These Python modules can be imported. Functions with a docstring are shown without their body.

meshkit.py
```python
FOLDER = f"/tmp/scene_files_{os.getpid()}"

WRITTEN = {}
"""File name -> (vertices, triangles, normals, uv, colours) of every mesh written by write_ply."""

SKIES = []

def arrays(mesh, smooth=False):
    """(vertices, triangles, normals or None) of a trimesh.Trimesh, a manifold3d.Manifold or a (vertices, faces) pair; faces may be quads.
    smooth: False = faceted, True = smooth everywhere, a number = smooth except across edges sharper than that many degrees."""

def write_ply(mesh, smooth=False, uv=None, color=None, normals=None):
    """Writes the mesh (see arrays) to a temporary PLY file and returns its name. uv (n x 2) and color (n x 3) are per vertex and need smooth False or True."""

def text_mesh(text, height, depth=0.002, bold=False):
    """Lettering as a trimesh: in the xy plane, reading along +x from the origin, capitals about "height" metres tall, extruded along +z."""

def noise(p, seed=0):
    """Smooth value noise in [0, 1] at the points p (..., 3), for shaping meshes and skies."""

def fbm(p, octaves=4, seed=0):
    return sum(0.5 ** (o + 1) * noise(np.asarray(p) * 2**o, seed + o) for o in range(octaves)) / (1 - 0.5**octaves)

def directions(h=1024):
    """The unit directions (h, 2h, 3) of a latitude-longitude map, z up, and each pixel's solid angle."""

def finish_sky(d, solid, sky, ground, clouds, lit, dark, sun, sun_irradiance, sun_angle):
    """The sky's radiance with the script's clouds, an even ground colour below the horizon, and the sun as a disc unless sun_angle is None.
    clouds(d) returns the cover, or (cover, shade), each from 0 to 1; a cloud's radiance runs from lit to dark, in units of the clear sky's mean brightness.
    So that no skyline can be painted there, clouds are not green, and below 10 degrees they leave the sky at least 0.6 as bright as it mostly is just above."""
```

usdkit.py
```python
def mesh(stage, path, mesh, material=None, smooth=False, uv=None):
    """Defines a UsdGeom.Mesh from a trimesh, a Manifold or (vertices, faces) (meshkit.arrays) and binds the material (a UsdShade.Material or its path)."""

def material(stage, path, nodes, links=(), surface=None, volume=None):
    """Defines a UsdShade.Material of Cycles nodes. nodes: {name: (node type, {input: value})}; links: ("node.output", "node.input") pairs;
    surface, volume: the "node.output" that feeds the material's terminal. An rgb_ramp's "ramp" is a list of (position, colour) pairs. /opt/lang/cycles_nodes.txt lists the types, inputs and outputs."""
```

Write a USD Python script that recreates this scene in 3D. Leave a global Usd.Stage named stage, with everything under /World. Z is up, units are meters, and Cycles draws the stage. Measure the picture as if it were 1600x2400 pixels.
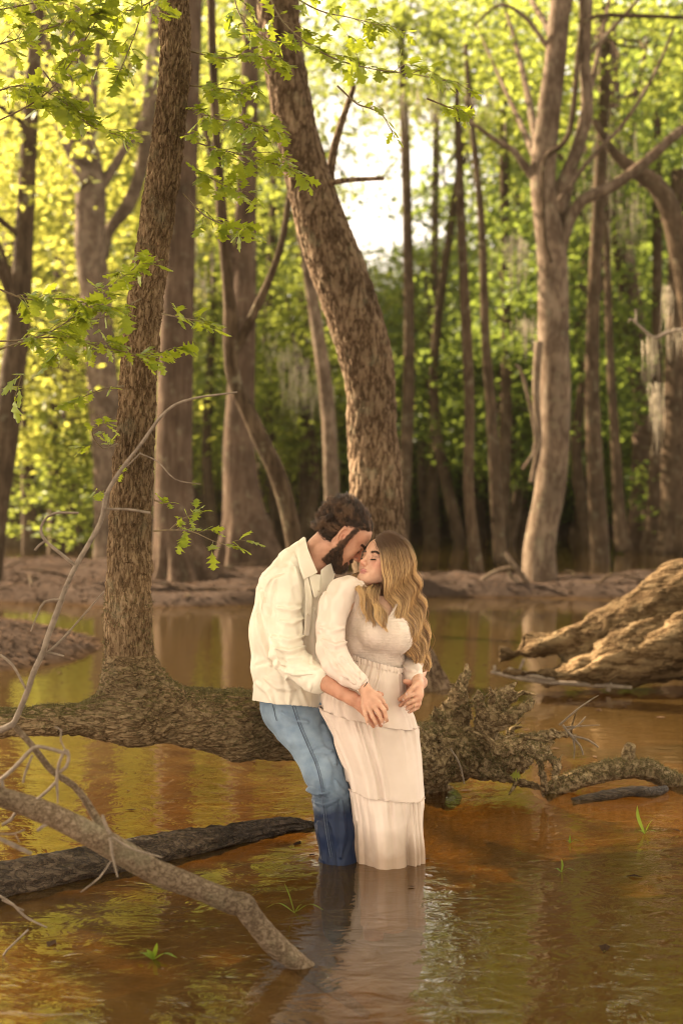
import math
import numpy as np
import trimesh
import usdkit
import meshkit
from scipy.ndimage import gaussian_filter
from scipy.spatial import cKDTree
from pxr import Usd, UsdGeom, UsdLux, UsdShade, Sdf, Gf, Vt

stage = Usd.Stage.CreateInMemory()
UsdGeom.SetStageUpAxis(stage, 'Z')
UsdGeom.SetStageMetersPerUnit(stage, 1.0)
UsdGeom.Xform.Define(stage, '/World')
UsdGeom.Scope.Define(stage, '/World/Looks')

# ---------------------------------------------------------------- camera
FPX, EYE, HORIZON = 3333.3, 1.36, 1160.0      # focal length in photo pixels, eye height, horizon row
cam = UsdGeom.Camera.Define(stage, '/World/camera')
cam.CreateFocalLengthAttr(50.0)
cam.CreateHorizontalApertureAttr(24.0)
cam.CreateVerticalApertureAttr(36.0)
cam.CreateVerticalApertureOffsetAttr(-0.6)
cam.CreateClippingRangeAttr((0.05, 2000.0))
cam.CreateFStopAttr(2.2)
cam.CreateFocusDistanceAttr(5.35)
cam.CreateExposureAttr(3.15)
cam.AddTranslateOp().Set(Gf.Vec3d(0, 0, EYE))
cam.AddRotateXOp().Set(90.0)

# ---------------------------------------------------------------- sun and sky
SUN_AZ, SUN_EL = math.radians(-60.0), math.radians(33.0)
sun_dir = np.array([math.sin(SUN_AZ) * math.cos(SUN_EL), math.cos(SUN_AZ) * math.cos(SUN_EL), math.sin(SUN_EL)])
sun = UsdLux.DistantLight.Define(stage, '/World/sun')
sun.CreateNormalizeAttr(True)
sun.CreateIntensityAttr(1.2)
sun.CreateAngleAttr(0.53)
sun.CreateColorAttr(Gf.Vec3f(1.0, 0.80, 0.55))
zx = np.cross([0, 0, 1.0], sun_dir); zx /= np.linalg.norm(zx)
zy = np.cross(sun_dir, zx)
sun.AddTransformOp().Set(Gf.Matrix4d(*zx, 0, *zy, 0, *sun_dir, 0, 0, 0, 20, 1))

dome = UsdLux.DomeLight.Define(stage, '/World/sky')
dome.CreateIntensityAttr(1.0)
sky_mat = usdkit.material(stage, '/World/Looks/sky', {
    'sky': ('sky_texture', {'sky_type': 'single_scattering', 'sun_disc': False, 'sun_elevation': SUN_EL,
                            'sun_rotation': SUN_AZ, 'aerosol_density': 3.0, 'air_density': 1.0}),
    'co': ('texture_coordinate', {}),
    'n': ('noise_texture', {'scale': 2.2, 'detail': 6, 'roughness': 0.6}),
    'r': ('rgb_ramp', {'ramp': [(0.0, (.66, .66, .66)), (0.7, (.96, .96, .96))]}),

    'm': ('mix_color', {'use_clamp': False, 'use_clamp_result': False, 'b': (5.8, 4.9, 3.9)}),
    'bg': ('background_shader', {'strength': 0.05})},
    [('co.generated', 'n.vector'), ('n.fac', 'r.fac'), ('r.color', 'm.fac'), ('sky.color', 'm.a'),
     ('m.result', 'bg.color')], surface='bg.background')
UsdShade.MaterialBindingAPI.Apply(dome.GetPrim()).Bind(sky_mat)
dome.GetPrim().SetCustomDataByKey('kind', 'structure')


# ---------------------------------------------------------------- helpers
def at(px, py, Y):
    """Point of the world seen at photo pixel (px, py) at depth Y."""
    return np.array([(px - 800.0) / FPX * Y, Y, EYE - (py - HORIZON) / FPX * Y])


def wat(px, py, z=0.0):
    """Point at height z seen at photo pixel (px, py)."""
    Y = (EYE - z) * FPX / (py - HORIZON)
    return at(px, py, Y)


def to_px(v):
    v = np.asarray(v, float)
    return np.stack([800 + v[..., 0] / v[..., 1] * FPX, HORIZON - (v[..., 2] - EYE) / v[..., 1] * FPX], -1)


_names = {}


def numbered(parent, name):
    k = _names.get((parent, name), 0)
    _names[(parent, name)] = k + 1
    return name if k == 0 else f'{name}_{k:03d}'


def meta(prim, label=None, cat=None, group=None, kind=None):
    for k, v in (('label', label), ('category', cat), ('group', group), ('kind', kind)):
        if v:
            prim.SetCustomDataByKey(k, v)
    return prim


LOC = {}


def thing(name, label, cat, loc=(0, 0, 0), group=None):
    path = '/World/' + numbered('/World', name)
    x = UsdGeom.Xform.Define(stage, path)
    x.AddTranslateOp().Set(Gf.Vec3d(*map(float, loc)))
    LOC[path] = np.asarray(loc, float)
    meta(x.GetPrim(), label, cat, group)
    return path


def arr(m):
    if isinstance(m, tuple):
        return np.asarray(m[0], float), np.asarray(m[1], int)
    if hasattr(m, 'to_mesh'):
        q = m.to_mesh()
        return np.array(q.vert_properties[:, :3], float), np.array(q.tri_verts, int)
    return np.asarray(m.vertices, float), np.asarray(m.faces, int)


def tri(f):
    f = np.asarray(f, int)
    return np.vstack([f[:, [0, 1, 2]], f[:, [0, 2, 3]]]) if f.shape[1] == 4 else f


def join(ms):
    vs, fs, n = [], [], 0
    for m in ms:
        v, f = arr(m)
        f = tri(f)
        vs.append(v); fs.append(f + n); n += len(v)
    return np.vstack(vs), np.vstack(fs)


def part(parent, name, mesh, mat, label=None, smooth=True, kind=None, uv=None, pv=None):
    """A mesh in world coordinates becomes one Mesh prim under the thing."""
    root = '/' + '/'.join(parent.split('/')[1:3])
    v, f = arr(mesh)
    path = parent + '/' + numbered(parent, name)
    m = usdkit.mesh(stage, path, (v - LOC[root], tri(f)), MAT[mat] if isinstance(mat, str) else mat, smooth=smooth, uv=uv)
    if pv:
        for k, a in pv.items():
            a = np.asarray(a, np.float32)
            UsdGeom.PrimvarsAPI(m).CreatePrimvar(k, Sdf.ValueTypeNames.Color3fArray, 'vertex').Set(Vt.Vec3fArray.FromNumpy(a))
    meta(m.GetPrim(), label=label, kind=kind)
    return path


def single(name, label, cat, mesh, mat, group=None, kind=None, smooth=True, uv=None):
    path = '/World/' + numbered('/World', name)
    v, f = arr(mesh)
    m = usdkit.mesh(stage, path, (v, tri(f)), MAT[mat], smooth=smooth, uv=uv)
    meta(m.GetPrim(), label, cat, group, kind)
    return path


def curves(parent, name, strands, widths, mat, kind=None, label=None, cat=None, color=None):
    """strands: list of (n,3) arrays. widths: per-strand list of (n,) arrays or one number."""
    root = '/' + '/'.join(parent.split('/')[1:3])
    path = parent + '/' + numbered(parent, name)
    c = UsdGeom.BasisCurves.Define(stage, path)
    c.CreateTypeAttr('linear')
    off = LOC.get(root, np.zeros(3))
    c.CreatePointsAttr(Vt.Vec3fArray.FromNumpy((np.vstack(strands) - off).astype(np.float32)))
    c.CreateCurveVertexCountsAttr(Vt.IntArray.FromNumpy(np.array([len(s) for s in strands], np.int32)))
    w = np.concatenate([np.broadcast_to(np.asarray(widths[i] if isinstance(widths, list) else widths, float), len(s)) for i, s in enumerate(strands)])
    c.CreateWidthsAttr(Vt.FloatArray.FromNumpy(w.astype(np.float32)))
    c.SetWidthsInterpolation('vertex')
    UsdShade.MaterialBindingAPI.Apply(c.GetPrim()).Bind(MAT[mat])
    if color is not None:
        UsdGeom.PrimvarsAPI(c).CreatePrimvar('tone', Sdf.ValueTypeNames.Color3fArray, 'vertex').Set(
            Vt.Vec3fArray.FromNumpy(np.vstack(color).astype(np.float32)))
    meta(c.GetPrim(), label, cat, kind=kind)
    return path


def copy_of(src, name, label, loc, rotz=0.0, scale=1.0, group=None):
    path = '/World/' + numbered('/World', name)
    x = UsdGeom.Xform.Define(stage, path)
    x.AddTranslateOp().Set(Gf.Vec3d(*map(float, loc)))
    x.AddRotateZOp().Set(float(rotz))
    s = np.broadcast_to(np.asarray(scale, float), 3)
    x.AddScaleOp().Set(Gf.Vec3f(*map(float, s)))
    p = x.GetPrim()
    p.GetReferences().AddInternalReference(src)
    p.SetInstanceable(True)
    meta(p, label, None, group)
    return path


def spline(P, step):
    """Centripetal-ish Catmull-Rom through the points; last columns may be radii."""
    P = np.asarray(P, float)
    Q = np.vstack([2 * P[0] - P[1], P, 2 * P[-1] - P[-2]])
    out = []
    for i in range(1, len(Q) - 2):
        a, b, c, d = Q[i - 1:i + 3]
        n = max(2, int(np.linalg.norm((c - b)[:3]) / step))
        t = np.linspace(0, 1, n, endpoint=False)[:, None]
        out.append(.5 * ((2 * b) + (c - a) * t + (2 * a - 5 * b + 4 * c - d) * t ** 2 + (3 * b - a - 3 * c + d) * t ** 3))
    out.append(P[-1:])
    return np.vstack(out)


def tube(P, n=12, step=None, disp=None, cap=True, uvs=False, flat=None):
    """P: rows x, y, z, radius. disp(theta, length, radius, xyz) gives a radial offset."""
    P = np.asarray(P, float)
    if step:
        P = spline(P, step)
    C, R = P[:, :3], np.maximum(P[:, 3], 1e-4)
    T = np.gradient(C, axis=0)
    T /= np.linalg.norm(T, axis=1, keepdims=True) + 1e-12
    u = np.cross(T[0], [0.3, 0.9, 0.1]); u /= np.linalg.norm(u)
    U = np.zeros_like(C)
    for i in range(len(C)):
        u = u - T[i] * (u @ T[i]); u = u / (np.linalg.norm(u) + 1e-12)
        U[i] = u
    W = np.cross(T, U)
    L = np.concatenate([[0], np.cumsum(np.linalg.norm(np.diff(C, axis=0), axis=1))])
    th = np.linspace(0, 2 * np.pi, n, endpoint=False)
    d = np.cos(th)[None, :, None] * U[:, None] + np.sin(th)[None, :, None] * W[:, None]
    RR = np.repeat(R[:, None], n, 1)
    if disp is not None:
        RR = RR + disp(np.repeat(th[None], len(C), 0), np.repeat(L[:, None], n, 1), RR, C[:, None] + d * RR[..., None])
    v = (C[:, None] + d * RR[..., None]).reshape(-1, 3)
    i, j = np.meshgrid(np.arange(len(C) - 1), np.arange(n), indexing='ij')
    a, b = i * n + j, i * n + (j + 1) % n
    f = np.stack([a, b, b + n, a + n], -1).reshape(-1, 4)
    f = tri(f)
    if cap:
        k = len(v)
        v = np.vstack([v, C[:1], C[-1:]])
        jj = np.arange(n)
        f = np.vstack([f, np.stack([np.full(n, k), (jj + 1) % n, jj], 1),
                       np.stack([np.full(n, k + 1), (len(C) - 1) * n + jj, (len(C) - 1) * n + (jj + 1) % n], 1)])
    return v, f


def fbm(p, o=4, seed=0):
    return meshkit.fbm(p, o, seed)


def sm(x, a, b):
    t = np.clip((x - a) / (b - a), 0, 1)
    return t * t * (3 - 2 * t)


def vnormals(v, f):
    n = np.zeros_like(v)
    fn = np.cross(v[f[:, 1]] - v[f[:, 0]], v[f[:, 2]] - v[f[:, 0]])
    for k in range(3):
        np.add.at(n, f[:, k], fn)
    return n / (np.linalg.norm(n, axis=1, keepdims=True) + 1e-12)


class Field:
    """A distance field on a grid, joined smoothly from tapered bones and ellipsoids; mesh() is its surface (surface nets)."""

    def __init__(s, lo, hi, h):
        s.lo, s.h = np.asarray(lo, float), float(h)
        s.n = np.ceil((np.asarray(hi, float) - s.lo) / h).astype(int) + 1
        s.D = np.full(s.n, 0.25, np.float32)
        s.ax = [s.lo[k] + h * np.arange(s.n[k]) for k in range(3)]

    def box(s, lo, hi):
        a = np.clip(np.floor((lo - s.lo) / s.h).astype(int), 0, s.n)
        b = np.clip(np.ceil((hi - s.lo) / s.h).astype(int) + 1, 0, s.n)
        sl = tuple(slice(a[k], b[k]) for k in range(3))
        g = np.meshgrid(*(s.ax[k][sl[k]] for k in range(3)), indexing='ij', sparse=True)
        return sl, g

    def put(s, sl, d, k, cut=False):
        D = s.D[sl]
        if cut:
            h = np.clip(.5 - .5 * (D + d) / k, 0, 1)
            s.D[sl] = D * (1 - h) - d * h + k * h * (1 - h)
        else:
            h = np.clip(.5 + .5 * (D - d) / k, 0, 1)
            s.D[sl] = D * (1 - h) + d * h - k * h * (1 - h)

    def bone(s, a, b, ra, rb, k=0.02, cut=False, flat=None):
        a, b = np.asarray(a, float), np.asarray(b, float)
        pad = max(ra, rb) + k + 3 * s.h + 0.02
        sl, (x, y, z) = s.box(np.minimum(a, b) - pad, np.maximum(a, b) + pad)
        e = b - a
        l2 = max(e @ e, 1e-9)
        t = np.clip(((x - a[0]) * e[0] + (y - a[1]) * e[1] + (z - a[2]) * e[2]) / l2, 0, 1)
        dx, dy, dz = x - a[0] - t * e[0], y - a[1] - t * e[1], z - a[2] - t * e[2]
        if flat is not None:                       # squeeze along a direction: flat = (dir, factor > 1)
            q = np.asarray(flat[0], float); q = q / np.linalg.norm(q)
            w = dx * q[0] + dy * q[1] + dz * q[2]
            d2 = dx * dx + dy * dy + dz * dz + (flat[1] ** 2 - 1) * w * w
        else:
            d2 = dx * dx + dy * dy + dz * dz
        s.put(sl, np.sqrt(d2) - (ra + (rb - ra) * t), k, cut)
        return s

    def chain(s, pts, k=0.02, flat=None, cut=False):
        """A bone chain whose own joints do not swell, joined to the rest with smoothness k."""
        pts = np.asarray(pts, float)
        pad = pts[:, 3].max() + k + 3 * s.h + 0.02
        sl, g = s.box(pts[:, :3].min(0) - pad, pts[:, :3].max(0) + pad)
        t = Field.__new__(Field)
        t.lo, t.h = np.array([s.ax[i][sl[i].start] for i in range(3)]), s.h
        t.n = np.array([sl[i].stop - sl[i].start for i in range(3)])
        t.D = np.full(t.n, 0.25, np.float32)
        t.ax = [s.ax[i][sl[i]] for i in range(3)]
        for p, q in zip(pts[:-1], pts[1:]):
            t.bone(p[:3], q[:3], p[3], q[3], 0.25 * min(p[3], q[3]) + 1e-4, flat=flat)
        s.put(sl, t.D, k, cut)
        return s

    def merge(s, o, k):
        s.put(tuple(slice(0, x) for x in s.n), o.D, k)
        return s

    def ball(s, c, r, k=0.02, R=None, cut=False):
        c = np.asarray(c, float); r = np.broadcast_to(np.asarray(r, float), 3)
        pad = r.max() + k + 3 * s.h + 0.01
        sl, (x, y, z) = s.box(c - pad, c + pad)
        x, y, z = x - c[0], y - c[1], z - c[2]
        if R is not None:                          # columns of R are the ellipsoid's axes
            x, y, z = (x * R[0, i] + y * R[1, i] + z * R[2, i] for i in range(3))
        k0 = np.sqrt((x / r[0]) ** 2 + (y / r[1]) ** 2 + (z / r[2]) ** 2)
        k1 = np.sqrt((x / r[0] ** 2) ** 2 + (y / r[1] ** 2) ** 2 + (z / r[2] ** 2) ** 2) + 1e-9
        s.put(sl, k0 * (k0 - 1) / k1, k, cut)
        return s

    def mesh(s, smooth=0):
        D = gaussian_filter(s.D, smooth) if smooth else s.D
        I = D < 0
        n = s.n
        cnt = sum(I[i:n[0] - 1 + i, j:n[1] - 1 + j, k:n[2] - 1 + k].astype(np.int8) for i in (0, 1) for j in (0, 1) for k in (0, 1))
        act = (cnt > 0) & (cnt < 8)
        cid = np.full(act.shape, -1, np.int64)
        ci = np.argwhere(act)
        cid[act] = np.arange(len(ci))
        acc, num = np.zeros((len(ci), 3)), np.zeros(len(ci))
        val = {c: D[ci[:, 0] + c[0], ci[:, 1] + c[1], ci[:, 2] + c[2]].astype(float) for c in np.ndindex(2, 2, 2)}
        for c in np.ndindex(2, 2, 2):
            for k in range(3):
                if c[k] == 0:
                    e = list(c); e[k] = 1
                    a, b = val[c], val[tuple(e)]
                    x = (a < 0) != (b < 0)
                    t = np.where(x, a / np.where(x, a - b, 1), 0)
                    p = np.zeros((len(ci), 3)) + np.array(c, float)
                    p[:, k] = t
                    acc += p * x[:, None]
                    num += x
        v = s.lo + s.h * (ci + acc / num[:, None])
        faces = []
        for k in range(3):
            i1, i2 = (k + 1) % 3, (k + 2) % 3
            sa = [slice(None)] * 3; sb = [slice(None)] * 3
            sa[k], sb[k] = slice(0, -1), slice(1, None)
            cr = np.argwhere(I[tuple(sa)] != I[tuple(sb)])
            ok = (cr[:, i1] > 0) & (cr[:, i2] > 0) & (cr[:, i1] < n[i1] - 1) & (cr[:, i2] < n[i2] - 1)
            cr = cr[ok]
            inside = I[cr[:, 0], cr[:, 1], cr[:, 2]]
            q = []
            for o1, o2 in ((1, 1), (0, 1), (0, 0), (1, 0)):
                e = cr.copy(); e[:, i1] -= o1; e[:, i2] -= o2
                q.append(cid[e[:, 0], e[:, 1], e[:, 2]])
            q = np.stack(q, 1)
            q[~inside] = q[~inside][:, ::-1]
            faces.append(q)
        f = tri(np.vstack(faces))
        return v, f


def relax(m, it=2, lam=0.5):
    v, f = arr(m)
    e = np.vstack([f[:, [0, 1]], f[:, [1, 2]], f[:, [2, 0]]])
    e = np.unique(np.sort(e, 1), axis=0)
    deg = np.bincount(e.ravel(), minlength=len(v))[:, None] + 1e-9
    for _ in range(it):
        for l in (lam, -lam * 1.04):
            s = np.zeros_like(v)
            np.add.at(s, e[:, 0], v[e[:, 1]]); np.add.at(s, e[:, 1], v[e[:, 0]])
            v = v + l * (s / deg - v)
    return v, f


# ---------------------------------------------------------------- materials
MAT = {}


def mat(name, nodes, links, surface):
    MAT[name] = usdkit.material(stage, '/World/Looks/' + name, nodes, links, surface=surface)


def bark(name, cols, scale=(30, 30, 6), bump=0.6, dist=0.02, rough=0.9, fine=60.0, moss=None, spec=0.03, lichen=0.4):
    """Bark or weathered wood: stretched cracks, blotches, fine grain; optional moss on faces that look up."""
    nodes = {
        'g': ('geometry', {}), 'm': ('mapping', {'scale': scale}),
        'n1': ('noise_texture', {'scale': 1.0, 'detail': 5, 'roughness': 0.62, 'distortion': 0.5}),
        'dn': ('noise_texture', {'scale': 0.7, 'detail': 3}),
        'ds': ('vector_math', {'math_type': 'multiply_add', 'vector2': (0.6, 0.6, 0.6), 'vector3': (0, 0, 0)}),
        'v': ('noise_texture', {'scale': 0.75, 'detail': 3, 'roughness': 0.6}),
        'vs': ('math', {'math_type': 'subtract', 'value2': 0.5}), 'va': ('math', {'math_type': 'absolute'}),
        'vr': ('map_range', {'from_min': 0.0, 'from_max': 0.09, 'clamp': True}),
        'n2': ('noise_texture', {'scale': fine, 'detail': 3}),
        'n3': ('noise_texture', {'scale': 2.3, 'detail': 3}),
        'a1': ('math', {'math_type': 'multiply_add', 'value2': 0.24, 'value3': 0.06}),
        'a2': ('math', {'math_type': 'multiply_add', 'value2': 0.55}),
        'a3': ('math', {'math_type': 'multiply_add', 'value2': 0.25}),
        'r': ('rgb_ramp', {'ramp': list(zip((0.22, 0.48, 0.66, 0.88), cols))}),
        'bl': ('map_range', {'from_min': 0.35, 'from_max': 0.7, 'to_min': 0.7, 'to_max': 1.25}), 'blg': ('math', {'math_type': 'multiply', 'value2': 0.94}), 'blb': ('math', {'math_type': 'multiply', 'value2': 0.85}),
        'mx': ('mix_color', {'blend_type': 'multiply', 'fac': 1.0}),
        'ln': ('noise_texture', {'scale': 6.0, 'detail': 6, 'roughness': 0.7}), 'lr': ('map_range', {'from_min': 0.56, 'from_max': 0.66, 'to_max': lichen, 'clamp': True}),
        'lm': ('mix_color', {'b': (.17, .165, .12)}),
        'cc': ('combine_color', {}),
        'bp': ('bump', {'strength': bump, 'distance': dist}),
        'p': ('principled_bsdf', {'roughness': rough, 'specular_ior_level': spec})}
    links = [('g.position', 'm.vector'), ('m.vector', 'n1.vector'), ('m.vector', 'dn.vector'), ('dn.color', 'ds.vector1'), ('m.vector', 'ds.vector3'), ('ds.vector', 'v.vector'), ('g.position', 'n2.vector'),
             ('g.position', 'n3.vector'), ('v.fac', 'vs.value1'), ('vs.value', 'va.value1'), ('va.value', 'vr.value'), ('vr.result', 'a1.value1'),
             ('n1.fac', 'a2.value1'), ('a1.value', 'a2.value3'), ('n2.fac', 'a3.value1'), ('a2.value', 'a3.value3'),
             ('a3.value', 'r.fac'), ('n3.fac', 'bl.value'), ('bl.result', 'cc.r'), ('bl.result', 'blg.value1'), ('bl.result', 'blb.value1'), ('blg.value', 'cc.g'), ('blb.value', 'cc.b'),
             ('g.position', 'ln.vector'), ('ln.fac', 'lr.value'), ('lr.result', 'lm.fac'), ('r.color', 'lm.a'), ('lm.result', 'mx.a'), ('cc.color', 'mx.b'), ('a3.value', 'bp.height'), ('bp.normal', 'p.normal')]
    if moss:
        nodes.update({'sx': ('separate_xyz', {}), 'mm': ('math', {'math_type': 'multiply_add', 'value2': 0.9}),
                      'mr': ('map_range', {'from_min': moss[1], 'from_max': moss[1] + 0.35, 'clamp': True}),
                      'mmix': ('mix_color', {'b': moss[0]})})
        links += [('g.normal', 'sx.vector'), ('n1.fac', 'mm.value1'), ('sx.z', 'mm.value3'), ('mm.value', 'mr.value'),
                  ('mr.result', 'mmix.fac'), ('mx.result', 'mmix.a'), ('mmix.result', 'p.base_color')]
    else:
        links += [('mx.result', 'p.base_color')]
    mat(name, nodes, links, 'p.BSDF')


def leafmat(name, a, b, trans, tw=0.5, rough=0.5):
    mat(name, {
        'g': ('geometry', {}), 'r': ('rgb_ramp', {'ramp': [(0.0, a), (1.0, b)]}),
        'tr': ('rgb_ramp', {'ramp': [(0.0, tuple(0.75 * x for x in trans)), (1.0, trans)]}),
        'd': ('principled_bsdf', {'roughness': rough, 'specular_ior_level': 0.25}),
        't': ('translucent_bsdf', {}), 'm': ('mix_closure', {'fac': tw})},
        [('g.random_per_island', 'r.fac'), ('r.color', 'd.base_color'), ('g.random_per_island', 'tr.fac'), ('tr.color', 't.color'),
         ('d.BSDF', 'm.closure1'), ('t.BSDF', 'm.closure2')], 'm.closure')


def plain(name, a, b, scale=20.0, bump=0.2, dist=0.005, rough=0.8, spec=0.3, detail=4, stretch=(1, 1, 1), **kw):
    mat(name, {'g': ('geometry', {}), 'mp': ('mapping', {'scale': stretch}),
               'n': ('noise_texture', {'scale': scale, 'detail': detail, 'roughness': 0.6}),
               'r': ('rgb_ramp', {'ramp': [(0.3, a), (0.7, b)]}),
               'bp': ('bump', {'strength': bump, 'distance': dist}),
               'p': ('principled_bsdf', {'roughness': rough, 'specular_ior_level': spec, **kw})},
        [('g.position', 'mp.vector'), ('mp.vector', 'n.vector'), ('n.fac', 'r.fac'), ('r.color', 'p.base_color'),
         ('n.fac', 'bp.height'), ('bp.normal', 'p.normal')], 'p.BSDF')


bark('bark_oak', [(0.0215, 0.01368, 0.008797), (0.08309, 0.05572, 0.03323), (0.1613, 0.1153, 0.07331), (0.2444, 0.1857, 0.1271)], (70, 70, 17), 0.8, 0.012, moss=None)
bark('bark_log', [(0.0234, 0.0169, 0.0104), (0.091, 0.065, 0.039), (0.182, 0.1365, 0.0845), (0.273, 0.2145, 0.143)], (17, 60, 60), 0.8, 0.012, moss=((.082, .066, .026), 0.95), lichen=0.2)
bark('bark_leaning', [(0.01496, 0.00952, 0.00612), (0.051, 0.034, 0.02244), (0.1224, 0.0884, 0.06256), (0.204, 0.1598, 0.119)], (26, 26, 8), 0.9, 0.03)
bark('bark_grey', [(0.033, 0.0228, 0.0162), (0.069, 0.0498, 0.0372), (0.108, 0.084, 0.0648), (0.162, 0.132, 0.105)], (9, 9, 3), 0.4, 0.02)
bark('bark_cypress', [(0.02281, 0.01426, 0.01026), (0.04847, 0.0325, 0.02395), (0.07128, 0.05133, 0.03877), (0.1026, 0.07698, 0.05987)], (22, 22, 1.5), 0.5, 0.03)
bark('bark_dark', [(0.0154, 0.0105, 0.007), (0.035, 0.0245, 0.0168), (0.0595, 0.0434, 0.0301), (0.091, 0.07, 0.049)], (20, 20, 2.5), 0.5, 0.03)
bark('wood_pale', [(0.03825, 0.0272, 0.0187), (0.08925, 0.0663, 0.04675), (0.153, 0.119, 0.08925), (0.221, 0.1827, 0.1403)], (60, 80, 80), 0.8, 0.008, fine=160)
bark('wood_wet', [(.012, .009, .007), (.03, .021, .015), (.06, .043, .03), (.11, .083, .06)], (12, 50, 60), 0.9, 0.02, rough=0.62, spec=0.25, lichen=0.0)
bark('wood_drift', [(0.01122, 0.00663, 0.00357), (0.051, 0.03264, 0.01734), (0.102, 0.0714, 0.0408), (0.1632, 0.1224, 0.0765)], (5, 22, 22), 0.8, 0.04, lichen=0.12)
bark('wood_root', [(0.0306, 0.0204, 0.01224), (0.1122, 0.0816, 0.04896), (0.2142, 0.1632, 0.102), (0.3366, 0.2704, 0.1784)], (30, 30, 30), 0.9, 0.03, moss=((.12, .088, .045), 1.15), lichen=0.1)
plain('moss_green', (.055, .046, .016), (.135, .11, .04), 30, 0)
plain('moss_spanish', (.25, .21, .15), (.42, .36, .26), 8, 0, rough=0.9)
plain('twig', (.10, .075, .055), (.21, .165, .125), 40, 0.3)
plain('twig_green', (.09, .06, .035), (.16, .12, .06), 40, 0.3)
plain('litter', (.026, .016, .011), (.10, .064, .043), 1.5, 0, spec=0.0)
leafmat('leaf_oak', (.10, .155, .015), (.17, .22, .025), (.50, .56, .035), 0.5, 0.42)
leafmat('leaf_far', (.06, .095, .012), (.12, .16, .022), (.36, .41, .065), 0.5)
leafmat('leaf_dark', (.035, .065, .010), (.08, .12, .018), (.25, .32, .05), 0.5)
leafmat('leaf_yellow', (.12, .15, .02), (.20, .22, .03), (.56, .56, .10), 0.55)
leafmat('blade', (.09, .15, .015), (.14, .21, .03), (.35, .45, .03), 0.4)
# mud and leaf litter
mat('ground', {'g': ('geometry', {}), 'n': ('noise_texture', {'scale': 0.9, 'detail': 5, 'roughness': 0.65}),
               'n2': ('noise_texture', {'scale': 14.0, 'detail': 6, 'roughness': 0.75}),
               'v': ('voronoi_texture', {'scale': 26.0}),
               'mx': ('math', {'math_type': 'multiply_add', 'value2': 0.45}),
               'ml': ('math', {'math_type': 'multiply', 'value2': 0.6}),
               'r': ('rgb_ramp', {'ramp': [(0.25, (.014, .009, .006)), (0.5, (.038, .027, .021)), (0.75, (.076, .056, .045))]}),
               'sx': ('separate_xyz', {}), 'wet': ('map_range', {'from_min': -0.03, 'from_max': 0.05, 'clamp': True}),
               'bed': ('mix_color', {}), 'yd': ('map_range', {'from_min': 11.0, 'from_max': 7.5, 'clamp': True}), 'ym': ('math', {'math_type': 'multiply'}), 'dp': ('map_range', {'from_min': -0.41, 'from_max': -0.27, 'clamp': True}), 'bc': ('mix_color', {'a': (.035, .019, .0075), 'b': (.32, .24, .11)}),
               'bp': ('bump', {'strength': 0.9, 'distance': 0.05}), 'p': ('principled_bsdf', {'roughness': 1.0, 'specular_ior_level': 0.0})},
    [('g.position', 'n.vector'), ('g.position', 'n2.vector'), ('g.position', 'v.vector'), ('n2.fac', 'ml.value1'), ('n.fac', 'mx.value1'), ('ml.value', 'mx.value3'),
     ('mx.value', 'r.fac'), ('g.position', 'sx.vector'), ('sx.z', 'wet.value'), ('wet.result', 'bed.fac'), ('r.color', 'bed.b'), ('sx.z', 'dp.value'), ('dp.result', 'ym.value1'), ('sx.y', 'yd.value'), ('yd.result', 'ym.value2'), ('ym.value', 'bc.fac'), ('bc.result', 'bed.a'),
     ('bed.result', 'p.base_color'), ('n2.fac', 'bp.height'), ('bp.normal', 'p.normal')], 'p.BSDF')
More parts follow.
